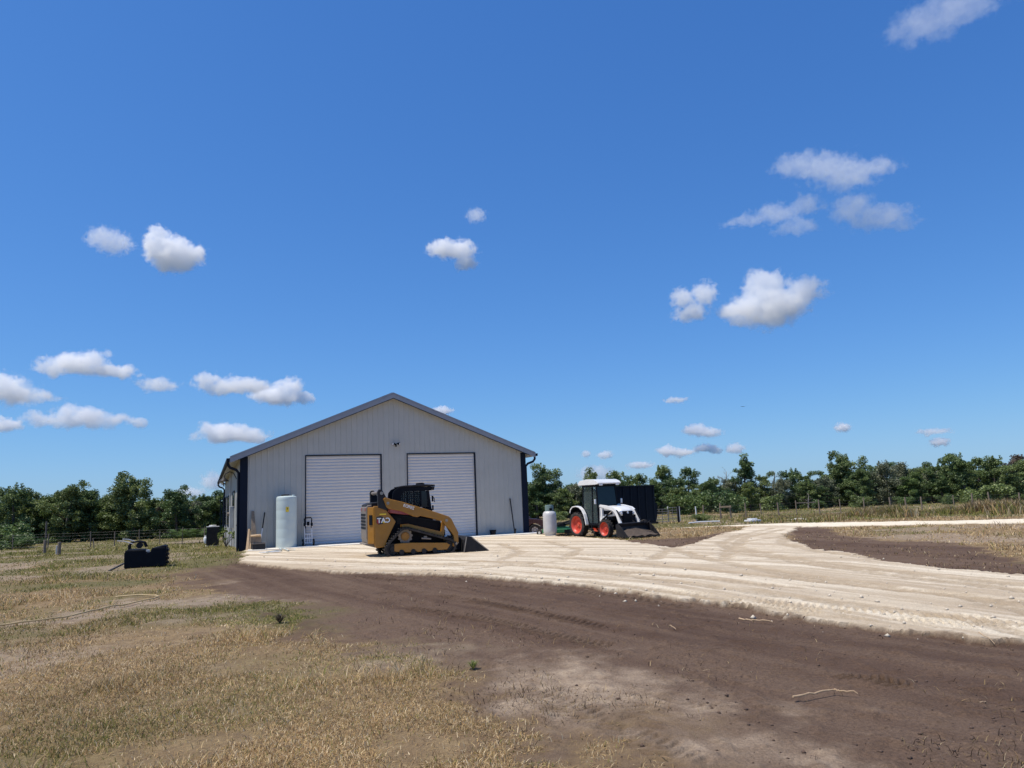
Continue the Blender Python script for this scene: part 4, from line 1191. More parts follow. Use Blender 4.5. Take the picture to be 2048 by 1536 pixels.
m = MB(); m.lathe([(.0,.012),(.05,.012),(.055,0)], (2.876, .0, 1.13), 'x', 16); m.build('emblem', M_TXTW, gr)
for sg in (-1, 1):
    m = MB(); m.prism_z([(2.66, sg*.42), (2.80, sg*.40), (2.87, sg*.30), (2.70, sg*.30)], .98, 1.20); hl = m.build('headlight', M_CHROME, tractor, .03)
    m = MB(); m.lathe([(0,.03),(.05,.025),(.055,0)], (2.84, sg*.35, 1.10), 'x', 12); m.build('lens', M_LAMPW, hl, smooth=True)
# front loader
for sg in (-1, 1):
    m = MB(); m.prism([(1.52,.60),(1.70,.60),(1.74,1.05),(1.72,1.48),(1.58,1.50),(1.56,1.05)], sg*.52-.05, sg*.52+.05); m.build('loader_post', M_WHITE, tractor, .012)
    m = MB(); m.prism([(1.56,1.42),(1.60,1.52),(2.0,1.48),(2.55,1.38),(2.72,1.28),(2.86,1.05),(3.06,.62),(3.05,.42),(2.96,.40),(2.90,.62),(2.72,1.02),(2.60,1.16),(2.45,1.24),(2.0,1.34)], sg*.55-.045, sg*.55+.045); la = m.build('loader_arm', M_WHITE, tractor, .012)
    m = MB(); m.cyl((1.72, sg*.55, .82), (2.18, sg*.55, 1.08), .045); m.cyl((2.75, sg*.55, 1.25), (3.08, sg*.55, .80), .035); m.build('loader_cylinder', M_BLACK, la, smooth=True)
    m = MB(); m.cyl((2.18, sg*.55, 1.08), (2.42, sg*.55, 1.22), .022); m.build('cylinder_rod', M_CHROME, la, smooth=True)
    m = MB(); m.box(1.72,1.98, sg*.53-.02, sg*.53+.02, .86,.98); m.build('hose_guard', M_WHITE, la, .01)
m = MB(); m.cyl((2.78,-.52,.98),(2.78,.52,.98), .045); m.build('cross_tube', M_BLACK, tractor, smooth=True)
m = MB()
m.prism([(3.88,.06),(3.9,.09),(3.28,.13),(3.18,.25),(3.16,.52),(3.24,.66),(3.20,.70),(3.08,.60),(3.06,.20),(3.16,.06)], -.92, .92); tbk = m.build('front_bucket', M_DGREY, tractor, .01, label='dark loader bucket heaped with soil')
for sg in (-1, 1):
    m = MB(); m.prism([(3.10,.10),(3.08,.62),(3.22,.68),(3.50,.48),(3.90,.08),(3.86,.06)], sg*.935-.012, sg*.935+.012); m.build('side_plate', M_DGREY, tbk, .004)
m = MB()
nx, ny = 10, 26; vs = []
for i in range(nx):
    for j in range(ny):
        u, v = i/(nx-1), j/(ny-1)
        x = 3.2 + .62*u; y = -.9 + 1.8*v
        z = .13 + .34*(1-u)**1.1*(.55+.45*math.sin(math.pi*v)) + .07*(float(vnoise(np.array([u*5.]), np.array([v*11.]), 3)[0])-.5)
        vs.append((x, y, z))
m.add(vs, [(i*ny+j, (i+1)*ny+j, (i+1)*ny+j+1, i*ny+j+1) for i in range(nx-1) for j in range(ny-1)]); m.build('bucket_soil', M_DIRT, tbk, smooth=True)
m = MB()
for k in range(14):
    a0 = Vector((3.3 + .12*random.random(), .35 + .6*random.random(), .62)); m.tube([a0, a0 + Vector((random.uniform(-.05,.1), random.uniform(-.2,.25), random.uniform(.05,.28)))], .012, 5)
m.build('hydraulic_hose', M_BLACK, tractor)

# green rotary cutter behind the tractor
p = gnd(1133, 1071.5); s_ = p.y/36
mw = thing('rotary_cutter', 'green rotary cutter deck on the grass behind the tractor', 'mower', (p.x - .15, p.y + .75, ground_at(p.x, p.y+.75)), R(-20), None, s_)
m = MB(); m.prism_z([(-.85,-.45),(-.4,-.72),(.5,-.72),(.85,-.4),(.85,.4),(.5,.72),(-.4,.72),(-.85,.45)], .14, .34); dk = m.build('deck', M_GREENP, mw, .03)
m = MB(); m.prism_z([(-.6,-.3),(.4,-.4),(.6,.4),(-.6,.3)], .342, .40); m.build('deck_cover', M_GREENP, dk, .02)
m = MB(); m.box(-.18,.18,-.16,.16,.402,.62); m.cyl((.1,0,.52),(.95,0,.6),.05); m.build('gearbox', M_BLACK, mw, .02)
for sy in (-.5, .5):
    m = MB(); m.beam((-.7,sy*.6,.38),(.75,sy,.75), .05,.06); m.beam((.75,sy,.3),(.75,sy,.8), .06,.06); m.build('hitch_frame', M_DGREY, mw, .006)
m = MB(); m.beam((-.7,0,.40),(-1.05,0,.42), .08,.06); m.beam((-1.05,0,.45),(-1.1,0,.2), .05,.05); m.build('tail_arm', M_DGREY, mw)
m = MB(); m.lathe([(.05,-.06),(.14,-.06),(.15,-.03),(.15,.03),(.14,.06),(.05,.06)], (-1.12,0,.15), 'y', 18, caps=False); tw = m.build('tail_wheel', M_RUB, mw, smooth=True)
m = MB(); m.lathe([(0,-.062),(.06,-.062),(.06,.062),(0,.062)], (-1.12,0,.15), 'y', 12); m.build('rim', M_SILVER, tw)
m = MB()
for k in range(9): m.box(.35+.05*k, .39+.05*k, -.735, -.722, .05, .3)
m.build('chain_guard', M_BLACK, mw)

# propane cylinder
p = gnd(1101, 1073.5)
s_ = (1073.5-1015)/FPX*p.y; rw = 26.6/2/FPX*p.y
pr = thing('propane_cylinder', 'upright silver propane cylinder with green collar at the end of the concrete', 'gas cylinder', (p.x, p.y, ground_at(p.x, p.y)), .3)
H = s_
m = MB(); m.lathe([(0,.02),(rw*.8,.0),(rw*.8,.06),(rw*.9,.07),(rw*.99,.14),(rw,.22),(rw,H*.66),(rw*.985,H*.70),(rw*.93,H*.745),(rw*.8,H*.785),(rw*.55,H*.81),(0,H*.82)], n=36); m.build('cylinder', M_SILVER, pr, smooth=True)
M_COLLAR = mat("grey green collar", (.13,.19,.18), .5, 0, .12, 6)
m = MB(); m.lathe([(rw*.62,H*.79),(rw*.64,H*.79),(rw*.64,H*.965),(rw*.60,H*1.0),(rw*.3,H*1.01),(0,H*1.01)], n=28); col_ = m.build('collar', M_COLLAR, pr, smooth=True)
m = MB(); m.box(-.06,.06,-rw*.66,-rw*.60,H*.83,H*.9); m.build('collar_opening', M_BLACK, col_)

# black high-sided trailer
p = at_depth(1293, 1044, 41.5)
bz = gz(p.x, p.y)
tr = thing('dump_trailer', 'black high-sided dump trailer standing behind the white tractor', 'trailer', (p.x, p.y, bz), R(10))
zb = p.z - bz; zt = at_depth(1293, 972.5, 41.5).z - bz; w0 = (1232-1293)/FPX*41.5; w1 = (1313-1293)/FPX*41.5
M_TRAIL = mat("black trailer paint", (.003,.008,.017), .6, 0, .2, 4, dirt=(.02,.02,.022), dirt_amt=.1, spec=.12)
m = MB(); m.box(w0, w1, 0, .05, zb, zt); m.box(w0, w1, 1.85, 1.9, zb, zt); m.box(w0, w0+.05, .05, 1.85, zb, zt); m.box(w1-.05, w1, .05, 1.85, zb, zt); m.box(w0+.05, w1-.05, .05, 1.85, zb, zb+.06)
bd = m.build('trailer_box', M_TRAIL, tr, .008)
m = MB(); m.beam((w0-.03,-.02,zt+.03),(w1+.03,-.02,zt+.03), .09,.07); m.beam((w0-.03,1.92,zt+.03),(w1+.03,1.92,zt+.03), .09,.07); m.beam((w0-.02,.03,zt+.032),(w0-.02,1.87,zt+.032), .09,.065); m.beam((w1+.02,.03,zt+.032),(w1+.02,1.87,zt+.032), .09,.065); m.build('top_rail', M_TRAIL, bd, .008)
for k in range(6):
    xx = w0 + .05 + (w1-w0-.1)*k/5
    m = MB(); m.box(xx-.035, xx+.035, -.06, -.002, zb, zt - .03); m.build('side_post', M_TRAIL, bd, .006)
m = MB(); m.box(w0, w1+.1, -.05, 1.95, zb-.11, zb-.004); m.beam((w0-1.2,.95,zb-.06),(w0,.95,zb-.06), .1,.1); m.build('trailer_frame', M_BLACK, tr, .01)
m = MB(); m.prism([(w1-.001+.003,zb+.02),(w1+.09,zb+.32),(w1+.12,zb+.95),(w1+.003,zb+1.05)], .0, .08); m.prism([(w1+.003,zb+.02),(w1+.09,zb+.32),(w1+.12,zb+.95),(w1+.003,zb+1.05)], 1.8, 1.88); m.build('tailgate_bracket', M_TRAIL, bd)
for xx in ((w0+w1)/2-.35, (w0+w1)/2+.4):
    for yy in (.0, 1.9):
        m = MB(); m.lathe([(.16,-.09),(.28,-.1),(.31,-.06),(.31,.06),(.28,.1),(.16,.09)], (xx, yy, .31), 'y', 22, caps=False); wt = m.build('wheel', M_RUB, tr, smooth=True)
        m = MB(); m.lathe([(0,-.06),(.1,-.07),(.17,-.05),(.17,.05),(.1,.07),(0,.06)], (xx, yy, .31), 'y', 18); m.build('rim', M_WHITE, wt, smooth=True)

# dark red pickup half hidden by the barn
CD = 47.0
pw = at_depth(1070, 1060, CD); cz = base_z(CD)
cz = float(cz)
car = thing('pickup_truck', 'dark red pickup truck showing behind the right corner of the barn', 'pickup truck', (pw.x, CD, cz), R(6), None, 1.0)
# local x points to the right (front of truck), front wheel at x = 0
bp = [(-4.1,.42),(-4.15,.95),(-4.05,1.06),(-2.4,1.08),(-2.38,1.12),(-1.1,1.14),(-.6,1.10),(.35,1.0),(.62,.92),(.72,.7),(.70,.40),(.50,.34)]
arch = [(.42*math.cos(w), .36+.42*math.sin(w)) for w in np.linspace(0, math.pi, 12)]
arch2 = [(-3.2 + .42*math.cos(w), .36+.42*math.sin(w)) for w in np.linspace(0, math.pi, 12)]
body = bp + arch + [(-.5,.34),(-2.7,.34)] + arch2 + [(-3.7,.36)]
m = MB(); m.prism(body, 0, 1.8); cb_ = m.build('body', M_MAROON, car, .05)
m = MB(); m.prism([(-2.4,1.081),(-2.25,1.62),(-2.0,1.70),(-1.0,1.68),(-.75,1.62),(-.2,1.09)], .12, 1.68); cc = m.build('cabin', M_MAROON, car, .06)
for yy, s2 in ((.112, -1), (1.688, 1)):
    m = MB(); m.prism([(-2.2,1.16),(-2.1,1.58),(-1.45,1.6),(-1.45,1.16)], yy-.004, yy+.004); m.prism([(-1.38,1.16),(-1.38,1.6),(-.85,1.58),(-.45,1.16)], yy-.004, yy+.004); m.build('side_window', M_GLASS, cc)
m = MB(); m.add([(-.26,.2,1.14),(-.26,1.6,1.14),(-.72,1.55,1.6),(-.72,.25,1.6)], [(0,1,2,3)]); m.v = [(x+.03, y, z+.02) for x, y, z in m.v]; m.build('windscreen', M_GLASS, cc)
for xx in (0, -3.2):
    for yy in (.10, 1.70):
        m = MB(); m.lathe([(.2,-.1),(.33,-.11),(.36,-.07),(.36,.07),(.33,.11),(.2,.1)], (xx, yy, .36), 'y', 24, caps=False); wt = m.build('wheel', M_RUB, car, smooth=True)
        m = MB(); m.lathe([(0,-.10),(.06,-.1),(.08,-.07),(.2,-.09),(.21,-.1),(.21,.1),(.2,.09),(.08,.07),(0,.1)], (xx, yy, .36), 'y', 20); m.build('rim', M_ALU, wt, smooth=True)
        m = MB()
        for k in range(6):
            w = 2*math.pi*k/6; m.beam((xx+.05*math.cos(w), yy-.105, .36+.05*math.sin(w)), (xx+.19*math.cos(w), yy-.10, .36+.19*math.sin(w)), .05,.02, (0,1,0))
        m.build('spokes', M_MGREY, wt)
for yy in (.28, 1.52):
    m = MB(); m.cbox((.665,yy,.80), (.10,.34,.16)); m.build('headlight', M_LAMPW, car, .03)
m = MB(); m.box(.70,.76,.1,1.7,.42,.58); m.build('bumper', M_DGREY, car, .02)
m = MB(); m.box(-1.42,-1.40,-.006,.002,.5,1.05); m.box(-1.3,-1.16,-.02,.0,.9,.93); m.build('door_handle', M_DGREY, car)

# ------------------------------------------------------------------ black tank box in the grass, with its cart frame
p = at(290, 1136); s_ = p.y/FPX
p = Vector((p.x, p.y, ground_at(p.x, p.y)))
BXW = 76*s_; BXH = 40*s_
bt = thing('spreader_box', 'black plastic hopper box with bent steel tow frame lying in the dry grass', 'hopper', p, R(19))
w = BXW/2; D_ = .62
m = MB()
prof = [(-w*.98,0),(-w,BXH*.74),(-w*.86,BXH*.90),(-w*.1,BXH*.87),(-w*.02,BXH*.84),(w*.06,BXH*.70),(w*.22,BXH*.72),(w*.28,BXH*.90),(w*.8,BXH*1.02),(w*.95,BXH*1.0),(w*1.0,BXH*.8),(w*.97,0)]
m.prism(prof, 0, D_); hb = m.build('hopper', M_BLACK, bt, .025)
for k in range(4):
    m = MB(); z = BXH*(.1 + .2*k); m.box(w*.985, w*1.05, .06, D_-.06, z, z + BXH*.11); m.build('rib', M_BLACK, hb, .012)
m = MB(); m.box(-w*.95, -w*.1, -.012, .002, BXH*.80, BXH*.85); m.box(w*.3, w*.9, -.012, .002, BXH*.86, BXH*.93); m.build('rim_edge', M_DGREY, hb, .004)
m = MB(); m.cbox((w*.12, -.01, BXH*.80), (.1,.05,.06)); m.build('latch', M_SILVER, hb, .008)
zf = BXH*.92
m = MB()
for yy in (.16, .46):
    m.tube([(-w*.82,yy,zf-.02),(-w*.83,yy,zf+.10),(-w*.70,yy,zf+.19),(-w*.35,yy,zf+.21),(-w*.12,yy,zf+.17),(-w*.02,yy,zf+.03)], .026, 8)
m.tube([(-w*.55,.16,zf+.2),(-w*.55,.46,zf+.2)], .022); m.tube([(-w*.2,.16,zf+.18),(-w*.2,.46,zf+.18)], .022)
m.build('frame', M_BLACK, bt, smooth=True)
m = MB(); m.lathe([(0,-.1),(.09,-.1),(.09,.1),(0,.1)], (-w*.35,.3,zf+.09), 'y', 16); m.build('motor', M_DGREY, bt, smooth=True)
m = MB(); m.tube([(-w*.62,.14,zf+.14),(-w*1.05,.10,zf+.24),(-w*1.35,.06,zf+.26)], .014, 8); m.tube([(-w*.55,.34,zf+.20),(-w*.9,.30,zf+.285),(-w*1.15,.24,zf+.30)], .014, 8); m.build('lever', M_SILVER, bt, smooth=True)
m = MB(); m.beam((-w*.96,-.06,BXH*.26),(-w*1.58,-.32,-.02), .10,.035); m.build('side_arm', M_DGREY, bt, .006)

# ================================================================== TREES
def leaf_mat(name, dark, light, trans=.25):
    m = bpy.data.materials.new(name); m.use_nodes = True
    nt = m.node_tree; n, l = nt.nodes, nt.links
    n.clear()
    out = n.new("ShaderNodeOutputMaterial")
    at_ = n.new("ShaderNodeAttribute"); at_.attribute_name = 'tint'
    oi = n.new("ShaderNodeObjectInfo")
    mx = n.new("ShaderNodeMix"); mx.data_type = 'RGBA'; l.new(at_.outputs['Fac'], mx.inputs[0]); mx.inputs[6].default_value = (*dark, 1); mx.inputs[7].default_value = (*light, 1)
    hsv = n.new("ShaderNodeHueSaturation")
    mr = n.new("ShaderNodeMapRange"); mr.inputs[3].default_value = .475; mr.inputs[4].default_value = .52; l.new(oi.outputs['Random'], mr.inputs[0]); l.new(mr.outputs[0], hsv.inputs['Hue'])
    mv = n.new("ShaderNodeMapRange"); mv.inputs[3].default_value = 1.15; mv.inputs[4].default_value = .8; l.new(oi.outputs['Random'], mv.inputs[0]); l.new(mv.outputs[0], hsv.inputs['Value'])
    l.new(mx.outputs[2], hsv.inputs['Color'])
    d = n.new("ShaderNodeBsdfDiffuse"); t = n.new("ShaderNodeBsdfTranslucent"); g = n.new("ShaderNodeBsdfGlossy"); g.inputs['Roughness'].default_value = .5
    l.new(hsv.outputs[0], d.inputs[0]); l.new(hsv.outputs[0], t.inputs[0]); g.inputs[0].default_value = (.8,.8,.8,1)
    s = n.new("ShaderNodeMixShader"); s.inputs[0].default_value = trans
    l.new(d.outputs[0], s.inputs[1]); l.new(t.outputs[0], s.inputs[2])
    s2 = n.new("ShaderNodeMixShader"); s2.inputs[0].default_value = .04
    l.new(s.outputs[0], s2.inputs[1]); l.new(g.outputs[0], s2.inputs[2])
    l.new(s2.outputs[0], out.inputs['Surface'])
    return m
M_LEAF = leaf_mat("oak leaves", (.055,.098,.036), (.22,.29,.09))
M_MOSS = leaf_mat("mossy leaves", (.075,.098,.055), (.26,.28,.17), .2)
M_BRUSH = leaf_mat("brush leaves", (.055,.10,.032), (.20,.27,.07))
M_DRYL = leaf_mat("dry leaves", (.06,.045,.035), (.20,.16,.11))
M_BARK = mat("bark", (.12,.10,.085), .9, 0, .3, 5)
M_DEADW = mat("dead wood", (.30,.27,.24), .9, 0, .25, 5)

def leaf_cloud(name, clumps, size, m, seed, per=90, droop=0.0, flat=.75):
    """clumps: (x, y, z, radius, tint): many small leaf faces spread through each clump's volume"""
    g = np.random.default_rng(seed)
    C = []; T = []
    for (x, y, z, r, t) in clumps:
        k = max(12, int(per * (r / .8) ** 1.7))
        d = g.normal(size=(k, 3)); d /= np.linalg.norm(d, axis=1)[:, None]
        rad = r * g.random(k) ** .45
        p = d * rad[:, None]; p[:, 2] *= flat
        if droop: p[:, 2] -= droop * g.random(k) ** 2 * r
        C.append(p + (x, y, z)); T.append(np.clip(t + g.normal(0, .16, k), 0, 1))
    C = np.concatenate(C); T = np.concatenate(T); n = len(C)
    nrm = g.normal(size=(n, 3)); nrm[:, 2] += .55; nrm /= np.linalg.norm(nrm, axis=1)[:, None]
    tt = g.normal(size=(n, 3)); ax = np.cross(nrm, tt); ax /= np.linalg.norm(ax, axis=1)[:, None]; bx = np.cross(nrm, ax)
    s = size * (.55 + .9 * g.random(n))[:, None]
    asp = (.45 + .4*g.random(n))[:, None]
    V = np.stack([C - ax*s, C - bx*s*asp + nrm*s*.12, C + ax*s, C + bx*s*asp + nrm*s*.12], 1).reshape(-1, 3)
    me = bpy.data.meshes.new(name)
    me.vertices.add(4*n); me.loops.add(4*n); me.polygons.add(n)
    me.vertices.foreach_set("co", V.astype(np.float32).ravel())
    me.loops.foreach_set("vertex_index", np.arange(4*n, dtype=np.int32))
    me.polygons.foreach_set("loop_start", (np.arange(n)*4).astype(np.int32))
    me.update(calc_edges=True)
    a = me.attributes.new('tint', 'FLOAT', 'POINT'); a.data.foreach_set('value', np.repeat(T, 4).astype(np.float32))
    me.materials.append(m)
    return me

def make_tree(seed, H, W, kind):
    """trunk mesh with limbs and a crown mesh; H height, W crown half width"""
    g = random.Random(seed); tb = MB(); clumps = []
    lean = Vector((g.uniform(-.12,.12), g.uniform(-.1,.1), 0))
    if kind == 'lean': lean = Vector((.16, 0, 0))
    def tp(t): return Vector((lean.x*t*H + .15*math.sin(3*t+seed), lean.y*t*H + .12*math.sin(4*t+seed*2), t*H*.9))
    r0 = .028*H
    tb.tube([tp(t) - Vector((0,0,.5 if t == 0 else 0)) for t in (0,.12,.3,.5,.7,.88,1)], [r0*1.35, r0, r0*.85, r0*.7, r0*.5, r0*.3, r0*.1], 7)
    if kind in ('oak', 'mossy', 'brush', 'dry'): nl, t0 = 11, .16
    elif kind in ('tall', 'lean'): nl, t0 = 10, .45
    elif kind == 'twin': nl, t0 = 10, .3
    else: nl, t0 = 9, .3
    for k in range(nl):
        t = t0 + (1 - t0)*(k + g.random()*.6)/nl
        a = k*2.4 + g.random()
        spread = W * (1 - .55*((t - .45)/.55)**2 if t > .45 else .8 + .2*t/.45) * g.uniform(.6, 1.15)
        if kind == 'tall': spread *= .6 + .4*math.sin(math.pi*t)
        b = tp(t); e = b + Vector((math.cos(a)*spread, math.sin(a)*spread, H*g.uniform(.02, .16)))
        mid = b.lerp(e, .5) + Vector((0, 0, H*.03))
        tb.tube([b, mid, e], [r0*.4*(1.15-t), r0*.25*(1.15-t), r0*.06], 5)
        if kind == 'dead':
            for q in range(3):
                c = b.lerp(e, g.uniform(.4, .9)); tb.tube([c, c + Vector((g.uniform(-.6,.6), g.uniform(-.6,.6), g.uniform(.3,1.0)))*H*.07], [r0*.08, r0*.02], 4)
            if g.random() < .5: clumps.append((e.x, e.y, e.z - .1, .05*H, g.random()*.5))
            continue
        tint = g.uniform(.15, .7)
        for q in range(g.choice((2, 3, 3, 4))):
            c = b.lerp(e, .45 + .6*g.random()); r = H*g.uniform(.055, .115)
            if kind in ('tall', 'lean'): r *= .9
            clumps.append((c.x + g.uniform(-.5,.5)*r, c.y + g.uniform(-.5,.5)*r, c.z + g.uniform(-.4,.8)*r, r, min(1, max(0, tint + g.uniform(-.2,.2)))))
    if kind == 'twin':
        for sx in (-1, 1):
            for q in range(7):
                clumps.append((sx*W*(.35+.05*q) + g.uniform(-.3,.3), g.uniform(-.5,.5), H*(.62 + .05*q) , H*g.uniform(.06,.1), g.uniform(.2,.7)))
    if kind != 'dead':
        zl = {'tall': .3, 'lean': .38, 'twin': .08}.get(kind, .03)
        for q in range(60 if kind not in ('tall', 'lean') else 26):
            t = zl + (1-zl)*g.random(); a = g.uniform(0, 6.28)
            env = W*(.95 if t < .55 else .95 - .62*((t-.55)/.45)**1.5)*(.72 + .28*math.sin(9*t + 3*a + seed))
            rr_ = env*math.sqrt(g.random()); c = tp(t)
            clumps.append((c.x + rr_*math.cos(a), c.y + rr_*math.sin(a), t*H*.93, H*g.uniform(.045,.095), min(1, max(0, g.gauss(.4, .22)))))
        for q in range(9):
            a = g.uniform(0, 6.28); rr_ = W*g.uniform(.1, .8); c = tp(.95); sp = H*g.uniform(.80, 1.04)*(1 - .18*rr_/W)
            for st in range(3): clumps.append((c.x + rr_*math.cos(a) + g.uniform(-.1,.1), c.y + rr_*math.sin(a), sp + st*.035*H, H*(.042 - .009*st), g.uniform(.35, .8)))
        top = tp(1)
        for q in range(3): clumps.append((top.x + g.uniform(-.3,.3), top.y, top.z + g.uniform(-.2,.6), H*g.uniform(.05,.09), g.uniform(.3,.7)))
    return tb, clumps
TREE_V = {}
KINDS = {'oak': (M_LEAF, 0), 'tall': (M_LEAF, 0), 'lean': (M_LEAF, 0), 'twin': (M_LEAF, 0), 'mossy': (M_MOSS, 1.2), 'brush': (M_BRUSH, 0), 'dead': (M_DRYL, 1.0), 'dry': (M_DRYL, .3)}
def tree_variant(kind, v):
    key = (kind, v)
    if key not in TREE_V:
        H = 8.0; W = {'oak': 2.9, 'tall': 1.9, 'lean': 1.6, 'twin': 2.6, 'mossy': 2.6, 'brush': 2.6, 'dead': 1.7, 'dry': 2.2}[kind]
        seed = 100*list(KINDS).index(kind) + v + 3
        tb, cl = make_tree(seed, H, W, kind)
        lm, droop = KINDS[kind]
        me_t = tb.mesh('trunk'); me_t.materials.append(M_DEADW if kind in ('dead', 'mossy') else M_BARK); me_t.shade_smooth()
        me_c = leaf_cloud('crown', cl, .105 if kind != 'dead' else .07, lm, seed, 170, droop)
        TREE_V[key] = (me_t, me_c)
    return TREE_V[key]
tree_n = [0]
def tree(px, ytop, Y, kind, label, group, wscale=1.0, name='tree'):
    p = on_ground(px, Y); z0 = float(base_z(Y))
    H = z_at(px, ytop, p) - z0
    v = tree_n[0] % (4 if kind == 'oak' else 3); tree_n[0] += 1
    t = thing(name, label, 'tree', (p.x, p.y, z0), 0 if kind in ('lean', 'twin') else random.uniform(0, 6.28), group)
    s = H/8.0
    sw = s**.75 * wscale
    t.scale = (sw, sw, s)
    mt, mc = tree_variant(kind, v)
    a = bpy.data.objects.new('trunk', mt); COL.objects.link(a); a.parent = t
    b = bpy.data.objects.new('crown', mc); COL.objects.link(b); b.parent = t
    return t
LG, RG = 'trees along the edge of the field left of the barn', 'trees along the fence line right of the barn'
# left of the barn, then right of it: column, top row in the photograph, depth, kind
for px, yt, Y, k, lab in [
    (-60,962,78,'oak',0),(-20,978,80,'oak',0),(30,974,76,'oak',0),(62,986,82,'brush',0),(98,992,78,'brush',0),(133,971,77,'oak','bushy tree with a pointed top third from the left of the field'),
    (166,981,80,'oak',0),(190,981,82,'tall','slim tree rising just left of the tallest tree by the field'),(218,990,79,'brush',0),(268,952,77,'twin','tallest twin crowned dark tree left of the barn'),
    (247,985,80,'dry','brownish half bare tree beside the tallest tree left of the barn'),(312,998,82,'oak',0),(338,1004,79,'dry',0),(358,979,76,'oak','pointed dark oak between the twin crowned tree and the barn'),(386,1000,80,'mossy',0),
    (412,990,77,'oak','round tree just left of the barn downspout'),(445,985,80,'oak',0),(480,990,84,'oak',0)]:
    tree(px, yt, Y, k, lab or ('dark green tree in the row left of the barn' if k != 'dry' else 'brown dying tree low in the row left of the barn'), LG if not lab else None)
for px, yt, Y, k, lab in [
    (1040,960,100,'oak',0),(1066,967,102,'oak',0),(1096,935,99,'twin','tall forked tree just right of the barn corner trim'),(1132,970,103,'brush',0),(1120,985,97,'oak',0),(1156,966,100,'mossy',0),(1183,945,101,'tall',0),
    (1222,943,104,'tall','slender tree showing above the tractor cab roof'),(1243,960,99,'oak',0),(1268,958,102,'oak',0),(1292,948,100,'tall',0),(1322,934,103,'tall','tall tree rising over the black trailer'),(1348,958,98,'oak',0),
    (1382,935,101,'tall','narrow crowned tree standing out above the round oaks'),(1362,975,96,'brush',0),(1410,962,97,'oak',0),(1432,958,99,'oak',0),(1448,934,104,'dead','bare grey dead tree beside the leaning tree'),(1462,955,102,'mossy',0),
    (1484,920,101,'lean','tall leaning tree highest in the middle of the tree line'),(1500,965,97,'brush',0),(1528,951,100,'oak',0),(1546,934,104,'dead','bare dead tree behind the wooden fence frame'),(1562,956,99,'mossy',0),
    (1588,941,102,'oak',0),(1612,950,98,'oak',0),(1634,957,103,'mossy',0),(1616,985,95,'dead','pale bare trunk in front of the dark trees'),(1654,956,100,'mossy',0),(1680,941,104,'mossy','mossy grey green tree left of the tall fork crowned tree'),
    (1710,908,102,'twin','tall fork crowned tree above the right hand fence'),(1728,938,98,'oak',0),(1752,938,103,'oak',0),(1782,923,100,'mossy',0),(1818,925,102,'mossy',0),(1838,945,97,'brush',0),(1856,934,104,'oak',0),
    (1880,930,100,'oak',0),(1914,906,103,'oak',0),(1936,915,98,'oak',0),(1966,915,101,'tall',0),(1990,914,100,'tall','dark tree with a long pale bare trunk near the right edge'),(2018,930,97,'oak',0),(2042,911,103,'dry','reddish top tree at the right edge'),
    (2068,918,100,'oak',0),(2100,905,104,'oak',0),(2140,915,100,'oak',0),(2180,910,102,'oak',0)]:
    tree(px, yt, Y, k, lab or {'oak': 'dense dark green tree in the row behind the right hand fence', 'brush': 'low bright green tree in the row behind the right hand fence', 'mossy': 'grey green moss hung tree behind the right hand fence', 'tall': 'slim dark tree in the row behind the right hand fence'}[k], RG if not lab else None, 1.05)
for px in range(-100, 480, 40):
    tree(px + random.uniform(-9, 9), random.uniform(992, 1012), random.uniform(77, 84), random.choice(('oak','oak','brush','oak')), 'dark green tree in the row left of the barn', LG, 1.25)
for px in range(1034, 2230, 36):
    top = 972 if px < 1650 else 950 - (px-1650)*.03
    k = random.choice(('oak','oak','brush','mossy','oak'))
    tree(px + random.uniform(-9, 9), top + random.uniform(-8, 16), random.uniform(97, 106), k, {'oak': 'dense dark green tree in the row behind the right hand fence', 'brush': 'low bright green tree in the row behind the right hand fence', 'mossy': 'grey green moss hung tree behind the right hand fence'}[k], RG, 1.2)
# second row behind, filling the gaps
for px in range(-120, 500, 34):
    tree(px + random.uniform(-10, 10), random.uniform(992, 1006), random.uniform(88, 98), random.choice(('oak','oak','brush','mossy')), 'hazy tree in the back row left of the barn', 'back row of trees left of the barn', 1.5)
for px in range(1030, 2240, 30):
    base = 966 if px < 1640 else 940
    tree(px + random.uniform(-10, 10), base + random.uniform(-8, 14) - (px-1700)*.02, random.uniform(112, 124), random.choice(('oak','oak','oak','mossy')), 'tree in the back row behind the right hand fence', 'back row of trees right of the barn', 1.35)
# understory: bushes along the foot of the woods
BUSH = []
def bush_variant(v):
    while len(BUSH) <= v:
        g = random.Random(900 + len(BUSH)); cl = []
        for k in range(16):
            a = g.uniform(0, 6.28); rr_ = g.uniform(0, 1.3); cl.append((rr_*math.cos(a), rr_*math.sin(a), g.uniform(.2, 1.5), g.uniform(.35,.65), g.uniform(.1,.7)))
        BUSH.append(leaf_cloud('bush', cl, .065, M_BRUSH if len(BUSH) % 4 == 1 else M_LEAF, 900 + len(BUSH), 420))
    return BUSH[v]
def bush(px, Y, h, label, group=None, v=None):
    p = on_ground(px, Y)
    o = bpy.data.objects.new('bush', bush_variant(random.randrange(4) if v is None else v)); COL.objects.link(o)
    s = h/2.0; o.location = (p.x, p.y, float(base_z(Y)) - .1); o.rotation_euler = (0,0,random.uniform(0,6.28)); o.scale = (s*1.35, s*1.35, s)
    return tag(o, label, 'bush', group)
for px in range(1040, 2230, 85): bush(px + random.uniform(-10,10), random.uniform(89, 95), random.uniform(.9, 3.2), 'leafy bush at the foot of the trees right of the barn', 'bushes at the foot of the right trees')
bush(12, 66, 2.6, 'bright green bush in front of the trees at the left edge', None, 1)
bush(26, 64, 1.9, 'round bright bush nearest the field at the left edge', None, 3)
bush(62, 63, 1.2, 'small bright bush standing out in the field by the fence posts', None, 1)
